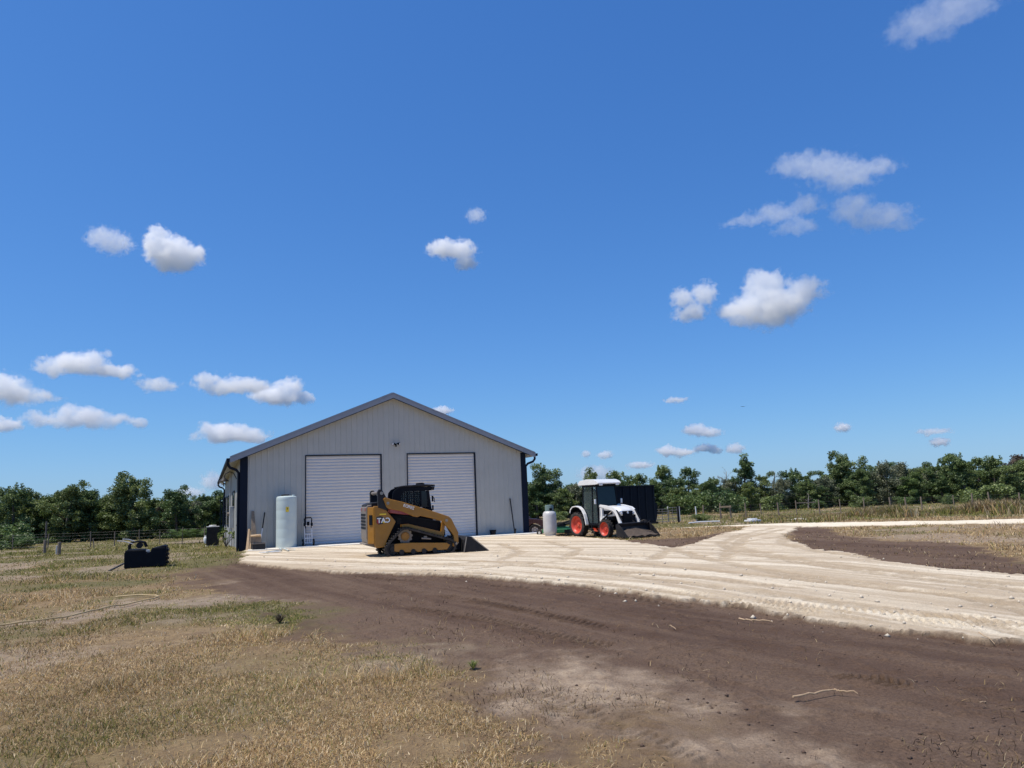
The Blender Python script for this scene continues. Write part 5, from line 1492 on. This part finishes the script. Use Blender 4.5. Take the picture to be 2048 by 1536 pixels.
bush(1400, 64, 1.0, 'small round bush right of the white marker stake', None, 3)
# loose shrub by the barn wall
p = gnd(452, 1094); s_ = p.y/FPX
sh = thing('shrub', 'sparse leafless looking shrub between the air conditioner and the meter', 'shrub', (p.x, p.y, ground_at(p.x, p.y)))
m = MB(); cl = []
for k in range(16):
    a = random.uniform(0, 6.28); e = Vector((.35*math.cos(a), .35*math.sin(a), random.uniform(.35,.85))); m.tube([(0,0,0), e*.5 + Vector((0,0,.1)), e], [.012,.009,.004], 5); cl.append((*e, .10, random.random()))
m.build('stems', M_BARK, sh); me = leaf_cloud('foliage', cl, .045, M_BRUSH, 5, 500); link('foliage', me, None, sh)
# saw palmetto clump left of the air conditioner
def palmetto(px, Y, label):
    p = on_ground(px, Y); m = MB()
    for k in range(26):
        a = random.uniform(0, 6.28); r = random.uniform(.4,.9); z = random.uniform(.5,1.2)
        c = Vector((r*math.cos(a)*.6, r*math.sin(a)*.6, z*.8)); u = Vector((math.cos(a), math.sin(a), .35)).normalized(); s2 = Vector((-math.sin(a), math.cos(a), 0))
        for q in range(7):
            w = (q-3)*.33; d = (u*math.cos(w) + s2*math.sin(w))
            m.add([c, c + d*.35 + Vector((0,0,.05)) + s2*.03, c + d*.62, c + d*.35 + Vector((0,0,.05)) - s2*.03], [(0,1,2,3)])
    me = m.mesh('palmetto'); a_ = me.attributes.new('tint','FLOAT','POINT'); a_.data.foreach_set('value', np.random.default_rng(3).random(len(me.vertices)).astype(np.float32)*.7+.3)
    o = link('palmetto', me, M_BRUSH); o.location = (p.x, p.y, float(base_z(Y))); tag(o, label, 'plant', 'palmettos by the left wire fence')
for px in (360, 376, 391, 403): palmetto(px, 60, 'pale spiky palmetto at the foot of the trees near the barn')

# ================================================================== FENCES, POSTS, GATE
def fence(name, label, pts, hpost, wires, rad_post, pitch=None, wr=.004, heights=None, lean=.05):
    P = [Vector(p) for p in pts]
    f = thing(name, label, 'fence', P[0])
    o = P[0]
    for i, p in enumerate(P):
        h = hpost * (heights[i] if heights else random.uniform(.92, 1.1)); r = rad_post*random.uniform(.8, 1.25)
        top = p - o + Vector((random.uniform(-lean, lean), random.uniform(-lean, lean), h))
        m = MB(); m.tube([p - o - Vector((0,0,.3)), (p - o).lerp(top, .5), top], [r, r*.95, r*.85], 8); m.build('post', M_WOOD, f)
    m = MB()
    for z in wires:
        for a, b in zip(P[:-1], P[1:]): m.tube([a - o + Vector((0,0,z)), (a+b)/2 - o + Vector((0,0,z-.02)), b - o + Vector((0,0,z))], wr, 4)
    if pitch:
        for a, b in zip(P[:-1], P[1:]):
            n = int((b-a).length/pitch)
            for k in range(1, n):
                c = a.lerp(b, k/n) - o; m.tube([c + Vector((0,0,wires[0])), c + Vector((0,0,wires[-1]))], wr*.6, 3)
    w = m.build('wire_mesh', M_WIRE, f)
    return f
FY = 70
right_px = [1405, 1440, 1490, 1521, 1556, 1592, 1638, 1680, 1728, 1781, 1812, 1843, 1908, 1945, 1980, 2040, 2100, 2180]
fence('wire_fence', 'long wire fence on weathered wooden posts along the weedy strip at right', [on_ground(px, FY + (px-1600)*.004) for px in right_px], 1.3, (.15,.4,.65,.9,1.15), .065, .5, .003)
left_px = [-40, 30, 100, 185, 232, 281, 322, 366, 410]
fence('wire_fence', 'wire fence with thin posts in front of the trees left of the barn', [on_ground(px, 60 - (px-200)*.004) for px in left_px], 1.2, (.2,.45,.7,.95,1.15), .04, .6, .003)
# horizontal brace between two posts
a = on_ground(1594, FY-.3); b = on_ground(1632, FY-.3)
m = MB(); m.beam(a + Vector((0,0,1.12)), b + Vector((0,0,1.12)), .09, .09); tag(m.build('fence_brace', M_WOOD), 'horizontal wooden brace rail between two fence posts at right', 'rail')
# wooden H frame
a = on_ground(1439.5, 68); b = on_ground(1460, 68)
f = thing('wooden_frame', 'pale wooden frame of two posts and a top rail by the wire fence', 'frame', a); d = b - a
for q in (Vector((0,0,0)), d):
    m = MB(); m.beam(q + Vector((0,0,-.2)), q + Vector((0,0,1.15)), .11, .11); m.build('post', M_WOOD, f)
m = MB(); m.beam(Vector((-.06,-.08,1.06)), d + Vector((.06,-.08,1.06)), .05, .14); m.build('rail', M_PINE, f)
# tube gate left of it, with its dark post
a = on_ground(1312, 62); b = on_ground(1353, 62); d = b - a
for k, (q0, q1) in enumerate(((0, .55), (.57, 1.0))):
    g = thing('tube_gate', ('left' if k == 0 else 'right') + ' grey tube gate panel standing behind the black trailer', 'gate', a + d*q0); L = d*(q1-q0)
    m = MB(); hz = 1.15 + .1*k
    for z in np.linspace(.15, hz, 6): m.tube([Vector((0,0,z)), L + Vector((0,0,z))], .022, 6)
    for t in (0, .5, 1): m.tube([L*t + Vector((0,0,.12)), L*t + Vector((0,0,hz))], .025, 6)
    m.build('gate_frame', M_STEEL, g, smooth=True)
def post(px, pyb, pyt, w, label, m=None, Y=None, lean=0, name='fence_post', cap=False):
    p = on_ground(px, Y) if Y else gnd(px, pyb)
    z0 = ground_at(p.x, p.y); h = z_at(px, pyt, p) - z0
    mb = MB(); mb.tube([(0,0,-.3), (lean*.5,0,h*.5), (lean,0,h)], [w, w*.97, w*.92], 10)
    o = mb.build(name, m or M_WOOD, None, .004); o.location = (p.x, p.y, z0)
    return tag(o, label, 'post')
post(1355.5, 1037, 1012, .09, 'dark gate post at the right end of the tube gate', M_BLACK, 62)
post(1357.8, 1026, 1013, .05, 'short white marker stake beside the dark gate post', M_WHITE, 66, name='marker_stake')
post(1391.5, 1031, 1013, .055, 'white marker stake standing alone right of the gate', M_WHITE, 64, -.04, name='marker_stake')
post(1335, 1030, 1013, .05, 'white marker stake behind the tube gate', M_WHITE, 66, name='marker_stake')
post(89, 1107, 1080, .075, 'thick weathered post in the grass at the far left', M_WOOD)
post(118, 1110, 1084, .075, 'dark post with a pale top stub in the left grass', M_WOOD)
post(113, 1110, 1091, .04, 'thin grey stake touching the dark post in the left grass', M_SILVER, name='stake')
post(189, 1100, 1076, .035, 'thin leaning stake alone in the left field', M_WOOD, None, -.14, name='stake')
post(95, 1085, 1043, .075, 'tall bare trunk pole in front of the left trees', M_BARK, 64, name='pole')
# debris in the right hand field
def slab(name, label, px, Y, L, W_, th, matl, rz, cat, lift=.05):
    p = on_ground(px, Y); g = random.Random(int(px)); pr = []
    for k in range(9):
        a = 2*math.pi*k/9; pr.append((L/2*math.cos(a)*g.uniform(.75,1), W_/2*math.sin(a)*g.uniform(.75,1)))
    m = MB(); m.prism_z(pr, 0, th); m.prism_z([(x*.6, y*.6) for x, y in pr], th+.001, th*1.9); o = m.build(name, matl, None, .02)
    o.location = (p.x, p.y, ground_at(p.x, p.y) + lift); o.rotation_euler = (0,0,rz); return tag(o, label, cat)
slab('tarp', 'crumpled white tarp lying in the grass before the wire fence', 1502, 57, 1.5, 1.0, .12, M_WHITE, .2, 'tarp')
slab('concrete_slab', 'pale broken slab in the grass right of the white tarp', 1596, 56, 1.3, .8, .07, M_CONC, -.2, 'slab')
p = on_ground(1956, 62)
m = MB(); m.beam((-.55,0,.62),(.55,.1,.72), .2, .04); o = m.build('board', M_PINE); o.location = (p.x, p.y, ground_at(p.x,p.y)); tag(o, 'yellow board lying on top of the weeds at right', 'board')
m = MB(); c = on_ground(1375, 58); e = on_ground(1437, 59); m.tube([c + Vector((0,0,.09)), c.lerp(e,.4) + Vector((0,.3,.12)), e + Vector((0,0,.1))], .05, 7)
tag(m.build('pvc_pipe', M_WHITE, None, smooth=True), 'white pipe lying in the grass right of the tube gate', 'pipe')
# yellow hose on the sandy strip
def gpath(px, lift): 
    out = []
    for q in px:
        v = gnd(*q); out.append(Vector((v.x, v.y, ground_at(v.x, v.y) + lift)))
    return out
hp = gpath([(-60,1268),(0,1258),(40,1253),(80,1248),(130,1240),(180,1227),(230,1216),(280,1208),(308,1203),(317,1199),(310,1196),(285,1196),(250,1198),(225,1199)], .035)
fine = []
for i in range(len(hp)-1):
    for k in range(4):
        q = hp[i].lerp(hp[i+1], k/4); q.z = ground_at(q.x, q.y) + .045; fine.append(q)
m = MB(); m.tube(fine, .013, 7)
tag(m.build('garden_hose', mat("yellow hose", (.48,.35,.17), .6, 0, .15, 4), None, smooth=True), 'faded yellow garden hose curving along the bare strip at left', 'hose')
# sticks on the dark soil
def stick(pxs, r, label):
    pts = gpath(pxs, .03); fine = []
    for i in range(len(pts)-1):
        for k in range(5):
            q = pts[i].lerp(pts[i+1], k/5); q.z = max(q.z, ground_at(q.x, q.y)) + .01 + random.uniform(0,.012); fine.append(q)
    fine.append(pts[-1])
    m = MB(); m.tube(fine, [r*(1 - .45*i/len(fine)) for i in range(len(fine))], 7)
    return tag(m.build('stick', M_PINE, None, smooth=True), label, 'stick')
stick([(1479,1243),(1497,1248),(1512,1248),(1546,1249)], .011, 'bent pale stick on dark soil below the limestone edge')
stick([(1587,1406),(1640,1394),(1668,1388),(1680,1390),(1716,1393)], .008, 'longer crooked pale stick on dark soil in the right foreground')
stick([(1960,1285),(1990,1292)], .005, 'short thin twig on dark soil near the right edge')
stick([(1340,1258),(1352,1264)], .006, 'tiny twig left of the bent pale stick')
stick([(1962,1420),(1976,1417)], .004, 'tiny twig by the lower right edge of the soil')
M_TUFT = leaf_mat('yellow green tuft', (.20,.22,.06), (.42,.42,.14), .45)
# weeds with dark leaves
def weed(px, py, h, m_, label, n=28):
    p = gnd(px, py); g = random.Random(int(px)); mb = MB()
    for k in range(n):
        a = g.uniform(0, 6.28); r = g.uniform(.2, 1)*h*.9; e = Vector((r*math.cos(a), r*math.sin(a), h*g.uniform(.3, 1)))
        s2 = Vector((-math.sin(a), math.cos(a), 0))*h*.045; mid = e*.55 + Vector((0,0,h*.15))
        mb.add([(0,0,0), mid + s2, e, mid - s2], [(0,1,2,3)])
    me = mb.mesh('weed'); a_ = me.attributes.new('tint','FLOAT','POINT'); a_.data.foreach_set('value', np.random.default_rng(int(px)).random(len(me.vertices)).astype(np.float32))
    o = link('weed', me, m_); o.location = (p.x, p.y, ground_at(p.x, p.y)); return tag(o, label, 'weed')
weed(560, 1248, .15, M_DRYL, 'dead brown weed at the edge of the soil in the left foreground', 110)
weed(947, 1338, .10, M_TUFT, 'yellow green tuft alone on the bare soil in the foreground', 90)
weed(222, 1212, .10, M_TUFT, 'green weed on the bare strip beside the hose', 40)

# ================================================================== GRASS, WEEDS, PEBBLES (nobody could count these)
def blade_mat(name):
    m = bpy.data.materials.new(name); m.use_nodes = True
    nt = m.node_tree; n, l = nt.nodes, nt.links; n.clear()
    out = n.new("ShaderNodeOutputMaterial"); a = n.new("ShaderNodeAttribute"); a.attribute_name = 'col'
    d = n.new("ShaderNodeBsdfDiffuse"); t = n.new("ShaderNodeBsdfTranslucent"); s = n.new("ShaderNodeMixShader"); s.inputs[0].default_value = .3
    l.new(a.outputs['Color'], d.inputs[0]); l.new(a.outputs['Color'], t.inputs[0]); l.new(d.outputs[0], s.inputs[1]); l.new(t.outputs[0], s.inputs[2]); l.new(s.outputs[0], out.inputs[0])
    return m
M_BLADE = blade_mat("grass blades")
def blades(name, x, y, h, w, col, lean, seed):
    g = np.random.default_rng(seed); n = len(x)
    z = ground_at_many(x, y)
    a = g.random(n)*2*np.pi
    la = g.random(n)*2*np.pi; ll = h*lean*(.3 + g.random(n))
    dx, dy = np.cos(a)*w/2, np.sin(a)*w/2
    ex, ey = np.cos(la)*ll, np.sin(la)*ll
    hz = np.sqrt(np.maximum((h*1.0)**2 - ll**2*.6, (h*.2)**2))
    V = np.zeros((n, 5, 3), np.float32)
    V[:,0] = np.stack([x-dx, y-dy, z-.01], -1); V[:,1] = np.stack([x+dx, y+dy, z-.01], -1)
    V[:,2] = np.stack([x+ex*.4+dx*.8, y+ey*.4+dy*.8, z+hz*.6], -1); V[:,3] = np.stack([x+ex*.4-dx*.8, y+ey*.4-dy*.8, z+hz*.6], -1)
    V[:,4] = np.stack([x+ex, y+ey, z+hz], -1)
    base = (np.arange(n)*5)[:,None]
    loops = np.concatenate([base+0, base+1, base+2, base+3, base+3, base+2, base+4], 1).astype(np.int32)
    me = bpy.data.meshes.new(name)
    me.vertices.add(5*n); me.loops.add(7*n); me.polygons.add(2*n)
    me.vertices.foreach_set("co", V.ravel()); me.loops.foreach_set("vertex_index", loops.ravel())
    ls = np.stack([np.arange(n)*7, np.arange(n)*7+4], -1).ravel().astype(np.int32)
    me.polygons.foreach_set("loop_start", ls); me.update(calc_edges=True)
    c4 = np.concatenate([np.repeat(col, 5, 0), np.ones((5*n, 1))], 1).astype(np.float32)
    at_ = me.attributes.new('col', 'FLOAT_COLOR', 'POINT'); at_.data.foreach_set('color', c4.ravel())
    me.materials.append(M_BLADE)
    o = bpy.data.objects.new(name, me); COL.objects.link(o); o['kind'] = 'stuff'
    return o
def scatter(n, r0, r1, a0=-40, a1=40, seed=1):
    g = np.random.default_rng(seed)
    # even in the logarithm of distance so that the cover stays equally fine in the picture
    r = r0*(r1/r0)**g.random(n); t = np.radians(a0 + (a1-a0)*g.random(n))
    return r*np.sin(t), r*np.cos(t), g
bx0 = np.array([BL.x, BL.y]); bu = np.array([BU.x, BU.y]); bn = np.array([BN.x, BN.y])
def off_barn(x, y):
    lx = (x-bx0[0])*bu[0] + (y-bx0[1])*bu[1]; ly = (x-bx0[0])*bn[0] + (y-bx0[1])*bn[1]
    return ~((lx > -.15) & (lx < BW+.3) & (ly > -1.3) & (ly < 28))
DRY = np.array([(.50,.345,.175),(.60,.45,.245),(.36,.235,.13),(.72,.58,.37),(.45,.32,.145)])
GRN = np.array([(.20,.20,.06),(.26,.25,.08),(.17,.185,.05),(.29,.27,.09)])
def grass_cover(name, n, r0, r1, seed, hmul=1.0, label=None):
    x, y, g = scatter(n, r0, r1, -42, 42, seed)
    m = masks(x, y)
    hard = np.maximum(m['lime'], m['road'])
    d = (1 - sstep(.05, .5, hard)) * (1 - sstep(.12, .62, m['soil'])) * (1 - .8*m['bare'])
    d *= .10 + .90*sstep(.34, .56, fbm(x*1.3, y*1.3, 63, 4))
    keep = (g.random(n) < d) & off_barn(x, y)
    x, y = x[keep], y[keep]; green = m['green'][keep]; k = len(x); r = np.hypot(x, y)
    pick = g.random(k) < np.clip(green*.8 + .05, 0, .85)
    col = np.where(pick[:,None], GRN[g.integers(0, 4, k)], DRY[g.integers(0, 5, k)]) * (.62 + .55*g.random(k))[:,None]
    tone = .55 + .5*fbm(x*.5, y*.5, 77, 3) + .45*fbm(x*2.6, y*2.6, 78, 3)
    col = col*tone[:,None]
    tall = .6 + 1.3*sstep(.55, .8, fbm(x*.8, y*.8, 68, 3))
    h = (.035 + .05*g.random(k)**2)*hmul*tall*(1 + np.clip(r/60, 0, 1.2)*.9)
    w = np.maximum(.0045 + .003*g.random(k), r/750*.62)
    return blades(name, x, y, h, w, col, 1.5, seed+5)
grass_cover('dry_grass', 520000, 4.6, 16, 11)
grass_cover('dry_grass', 340000, 16, 66, 12, 1.25)
grass_cover('dry_grass', 60000, 62, 110, 13, 1.6)
# straw and trash worked into the bare soil
x, y, g = scatter(60000, 4.6, 30, -12, 42, 21); m = masks(x, y)
edge = (1 - sstep(0, 2.4, m['soil_d']))
d = m['soil']*(1 - np.maximum(m['lime'], m['road'])) * (.05 + .75*edge) * sstep(.42, .6, fbm(x*1.1, y*1.1, 15, 4))
k_ = g.random(len(x)) < d; x, y = x[k_], y[k_]; k = len(x); r = np.hypot(x, y)
col = np.where((g.random(k) < .4)[:,None], np.array([[.07,.05,.038]]), DRY[g.integers(0,5,k)]*.8)*(.5 + .6*g.random(k))[:,None]
blades('dead_straw', x, y, .03 + .05*g.random(k), np.maximum(.005, r/750*.6), col, 1.6, 3)
# tall weeds in front of the right hand fence and rough tufts further out
x, y, g = scatter(420000, 50, 74, -2, 42, 31); px_t = np.degrees(np.arctan2(x, y))
m = masks(x, y)
dens = sstep(.38, .6, fbm(x*.28, y*.28, 19, 4)) * sstep(14, 21, px_t) * (.35 + .65*sstep(20, 28, px_t)) * sstep(51, 60, y + (px_t-20)*.25)
k_ = (g.random(len(x)) < dens); x, y = x[k_], y[k_]; k = len(x); pt_ = np.degrees(np.arctan2(x, y))
gr = fbm(x*.35, y*.35, 44, 3); pick = g.random(k) < np.clip(.25 + 1.6*(gr-.4), .1, .9)
col = np.where(pick[:,None], GRN[g.integers(0,4,k)]*1.05, DRY[g.integers(0,5,k)]*.85)*(.6+.6*g.random(k))[:,None]
h = (.2 + .5*g.random(k)) * (.3 + 1.1*sstep(.4,.65,fbm(x*.3, y*.3, 53, 3))) * (.45 + .75*sstep(20, 30, pt_))
blades('tall_weeds', x, y, h, np.full(k, .055), col, .55, 9)
# limestone pebbles and soil crumbs
def crumbs(name, n, r0, r1, cond, m_, s0, s1, seed, a0=-42, a1=42):
    x, y, g = scatter(n, r0, r1, a0, a1, seed); mm = masks(x, y)
    k_ = g.random(n) < cond(mm, x, y); k_ &= off_barn(x, y); x, y = x[k_], y[k_]; k = len(x)
    z = ground_at_many(x, y); s = s0 + (s1-s0)*g.random(k)**4
    octa = np.array([(1,0,0),(0,1,0),(-1,0,0),(0,-1,0),(0,0,.8),(0,0,-.5)], float); F = np.array([(0,1,4),(1,2,4),(2,3,4),(3,0,4),(1,0,5),(2,1,5),(3,2,5),(0,3,5)])
    V = octa[None]*(.6 + .8*g.random((k,6,1)))*s[:,None,None]
    a = g.random(k)*6.28; c, sn = np.cos(a)[:,None], np.sin(a)[:,None]
    V = np.stack([V[...,0]*c - V[...,1]*sn + x[:,None], V[...,0]*sn + V[...,1]*c + y[:,None], V[...,2] + z[:,None] + s[:,None]*.25], -1)
    idx_ = (F[None] + (np.arange(k)*6)[:,None,None]).reshape(-1).astype(np.int32)
    me = bpy.data.meshes.new(name); me.vertices.add(6*k); me.loops.add(24*k); me.polygons.add(8*k)
    me.vertices.foreach_set("co", V.astype(np.float32).ravel()); me.loops.foreach_set("vertex_index", idx_)
    me.polygons.foreach_set("loop_start", (np.arange(8*k)*3).astype(np.int32)); me.update(calc_edges=True); me.materials.append(m_)
    o = bpy.data.objects.new(name, me); COL.objects.link(o); o['kind'] = 'stuff'; return o
M_PEB = mat("limestone pebble", (.55,.48,.38), .9, 0, .25, 3)
M_CLOD = mat("soil clod", (.098,.062,.044), .95, 0, .35, 3)
crumbs('limestone_pebbles', 16000, 8, 40, lambda m, x, y: m['lime']*(.10 + .9*sstep(.95,.55,m['lime'])), M_PEB, .008, .04, 61)
crumbs('limestone_pebbles', 5000, 5, 24, lambda m, x, y: m['soil']*sstep(-1.2,-.0, poly_sdf(x, y, LIME_POLY))*.25, M_PEB, .008, .04, 62)
crumbs('soil_clods', 26000, 4.6, 32, lambda m, x, y: m['soil']*(1-m['lime'])*(.05 + .35*sstep(.58,.75,fbm(x*1.2,y*1.2,88,3)) + 1.2*sstep(-.55,-.1,poly_sdf(x,y,LIME_POLY))), M_CLOD, .004, .019, 63)

# ================================================================== CLOUDS
CR_ = 2500.0
def cloud_mat(puffs, S, seed, dens, thr, amp, freq):
    """a volume whose density follows a few soft ellipsoids eaten into by noise; puffs in object space (metres)"""
    m = bpy.data.materials.new("cloud vapour"); m.use_nodes = True
    nt = m.node_tree; n, l = nt.nodes, nt.links; n.clear()
    out = n.new("ShaderNodeOutputMaterial"); tc = n.new("ShaderNodeTexCoord")
    w = n.new("ShaderNodeTexNoise"); w.inputs['Scale'].default_value = 1.9/S; w.inputs['Detail'].default_value = 5
    off = n.new("ShaderNodeVectorMath"); off.operation = 'ADD'; off.inputs[1].default_value = (seed*137.7, seed*71.3, seed*29.9)
    l.new(tc.outputs['Object'], off.inputs[0]); l.new(off.outputs[0], w.inputs['Vector'])
    sb = n.new("ShaderNodeVectorMath"); sb.operation = 'SUBTRACT'; sb.inputs[1].default_value = (.5,.5,.5); l.new(w.outputs['Color'], sb.inputs[0])
    ma = n.new("ShaderNodeVectorMath"); ma.operation = 'MULTIPLY_ADD'; ma.inputs[1].default_value = (S*.7,)*3; l.new(sb.outputs[0], ma.inputs[0]); l.new(tc.outputs['Object'], ma.inputs[2])
    acc = None
    for (cx, cy, cz, rx, ry, rz) in puffs:
        mp = n.new("ShaderNodeMapping"); mp.vector_type = 'TEXTURE'
        mp.inputs['Location'].default_value = (cx, cy, cz); mp.inputs['Scale'].default_value = (rx, ry, rz)
        l.new(ma.outputs[0], mp.inputs['Vector'])
        ln = n.new("ShaderNodeVectorMath"); ln.operation = 'LENGTH'; l.new(mp.outputs[0], ln.inputs[0])
        q = n.new("ShaderNodeMath"); q.operation = 'SUBTRACT'; q.inputs[0].default_value = 1; l.new(ln.outputs['Value'], q.inputs[1])
        if acc is None: acc = q.outputs[0]
        else:
            mxn = n.new("ShaderNodeMath"); mxn.operation = 'SMOOTH_MAX'; mxn.inputs[2].default_value = .25; l.new(acc, mxn.inputs[0]); l.new(q.outputs[0], mxn.inputs[1]); acc = mxn.outputs[0]
    nz = n.new("ShaderNodeTexNoise"); nz.inputs['Scale'].default_value = freq/S; nz.inputs['Detail'].default_value = 7; nz.inputs['Roughness'].default_value = .7
    l.new(off.outputs[0], nz.inputs['Vector'])
    s1 = n.new("ShaderNodeMath"); s1.operation = 'MULTIPLY_ADD'; l.new(nz.outputs['Fac'], s1.inputs[0]); s1.inputs[1].default_value = amp; l.new(acc, s1.inputs[2])
    mr = n.new("ShaderNodeMapRange"); mr.interpolation_type = 'SMOOTHSTEP'; mr.inputs[1].default_value = thr; mr.inputs[2].default_value = thr + .38; mr.inputs[3].default_value = 0; mr.inputs[4].default_value = dens
    l.new(s1.outputs[0], mr.inputs[0])
    v = n.new("ShaderNodeVolumePrincipled"); v.inputs['Color'].default_value = (1,1,1,1); v.inputs['Anisotropy'].default_value = 0.25
    l.new(mr.outputs[0], v.inputs['Density']); l.new(v.outputs[0], out.inputs['Volume'])
    m.cycles.volume_step_rate = .45 if hasattr(m.cycles, 'volume_step_rate') else 1
    return m
def cloud(label, puffs, dens=1.0, wisp=0.0, R_=CR_):
    cx = sum(p[0] for p in puffs)/len(puffs); cy = sum(p[1] for p in puffs)/len(puffs)
    d = ray(cx, cy); o = CO + d*R_
    k = R_/FPX / max(.3, d.dot(_f))
    az = math.atan2(d.x, d.y)
    X = Vector((math.cos(az), -math.sin(az), 0)); Z = Vector((0,0,1))
    P = []
    for (px, py, rx, ry) in puffs:
        w = CO + ray(px, py)*R_ - o
        rx *= k; ry *= k
        P.append((w.dot(X), 0, w.dot(Z), rx*1.0, math.sqrt(rx*ry)*.85, ry*1.05))
    S = max(max(p[3], p[5]) for p in P)
    m = MB()
    pad = .5*S
    m.box(min(p[0]-p[3] for p in P)-pad, max(p[0]+p[3] for p in P)+pad, -max(p[4] for p in P)-pad, max(p[4] for p in P)+pad, min(p[2]-p[5] for p in P)-pad*.7, max(p[2]+p[5] for p in P)+pad*.7)
    small = sum(p[4] for p in P)/len(P)
    cm = cloud_mat(P, S, cx*.013 + cy*.007, dens*1.9/small, .97 + wisp*.40, 2.0 + wisp*.8, 3.0 + wisp*1.0)
    ob = m.build('cloud', cm); ob.location = o; ob.rotation_euler = (0,0,-az)
    return tag(ob, label, 'cloud')
CL = [
 ('wispy cloud left of the duck shaped cloud', [(208,476,26,18),(232,484,26,17),(222,495,20,12)], .35, .6),
 ('bright puffy cloud with a raised left knob, upper left', [(314,468,18,18),(318,492,26,24),(347,508,46,26),(382,506,24,15),(330,530,22,14)], 1, 0),
 ('bright compact cloud above the barn roof peak', [(886,496,34,18),(920,500,34,20),(932,528,22,16)], .9, .15),
 ('faint small wisp above the cloud over the barn', [(952,431,20,14)], .3, .5),
 ('long ragged cloud, topmost of the thin cluster at right', [(1590,324,38,18),(1645,334,48,22),(1695,352,48,24),(1748,338,36,13)], .28, .5),
 ('thin slanting wisp below left of the long ragged cloud', [(1490,441,40,11),(1550,426,50,15),(1608,408,36,16),(1590,458,40,12)], .2, .6),
 ('thin slanting wisp below right of the long ragged cloud', [(1706,412,36,22),(1757,435,48,17),(1808,446,26,11)], .26, .5),
 ('ragged upright cloud beside the largest heart shaped cloud', [(1364,596,24,20),(1408,588,24,24),(1382,626,34,18)], .6, .3),
 ('largest white heart shaped cloud at middle right', [(1528,574,40,32),(1505,618,60,24),(1548,612,64,36),(1606,582,40,24)], 1, 0),
 ('thin streaky cloud cut by the top right edge of the sky', [(1850,42,46,24),(1905,14,66,20),(1832,64,26,12)], .16, .7),
 ('long flat cloud above the others at far left', [(112,735,28,12),(150,727,42,16),(178,722,28,16),(222,742,44,8)], .9, .1),
 ('cloud cut by the left edge of the picture', [(6,774,30,20),(34,790,50,13)], .9, .1),
 ('low flat cloud under the long flat one at far left', [(130,824,28,15),(152,838,70,13),(204,836,40,10)], .7, .2),
 ('small faint cloud left of the joined pair', [(315,770,36,11)], .5, .2),
 ('left arm of the joined pair of clouds left of the roof', [(414,764,24,17),(444,776,44,12),(494,770,42,15)], .8, .15),
 ('round right half of the joined pair left of the roof', [(554,792,48,18),(578,774,28,16),(604,796,22,10)], 1, 0),
 ('flat bottomed cloud just above the left roof slope', [(440,862,38,16),(466,868,60,13),(518,872,22,7)], .9, .05),
 ('tiny puff left of the flat bottomed cloud', [(280,846,13,9)], .5, .2),
 ('faint low cloud at the left edge near the trees', [(8,850,24,10)], .8, .3),
 ('small bright cloud above the low row at right', [(1394,860,28,11),(1418,866,28,8)], .9, 0),
 ('widest cloud of the low row at right', [(1336,902,24,10),(1364,906,32,7)], .9, .05),
 ('second cloud of the low row at right', [(1412,896,24,7),(1432,900,14,6)], .8, .05),
 ('right end puff of the low row at right', [(1470,897,18,10)], .7, .1),
 ('small cloud low over the black trailer', [(1281,930,26,7)], .8, .1),
 ('small puff left of the low row at right', [(1210,910,17,8)], .7, .1),
 ('tiny puff at the left end of the low row at right', [(1172,908,10,7)], .5, .2),
 ('faint smudge of cloud above the low row at right', [(1352,800,24,6)], .6, .5),
 ('faint puff over the right hand trees', [(1685,855,14,8)], .8, .35),
 ('faint puff over the far right trees', [(1879,884,15,7)], .8, .35),
 ('faint flat puff high over the far right trees', [(1868,864,24,5)], .6, .5),
 ('white cloud half hidden behind the right roof slope', [(884,822,22,9)], .9, 0),
 ('cloud just left of the barn eave', [(428,962,22,16)], .5, .2),
 ('low cloud showing between the trees behind the tractor', [(1192,948,40,16)], .5, .25),
 ('low cloud behind the left trees', [(378,985,26,9)], .5, .2),
]
for lab, pf, dn, ws_ in CL: cloud(lab, pf, dn, ws_, 4300.0 if pf[0][1] > 790 else CR_)       # the low clouds are the far ones
# distant bird
p = CO + ray(1488, 813.2)*160
b = MB()
for sg in (-1, 1):
    b.add([(-.05,0,0),(.10,0,.0),(sg*0+.12,sg*.34,.10),(.0,sg*.75,.03),(-.06,sg*.34,.09)], [(0,1,2,3,4)])
b.lathe([(0,-.28),(.05,-.15),(.07,0),(.05,.16),(.02,.26),(0,.30)], (0,0,0), 'x', 8)
o = b.build('bird', M_BLACK); o.location = p; o.rotation_euler = (0, 0, R(80)); tag(o, 'tiny dark bird gliding high over the right hand trees', 'bird')
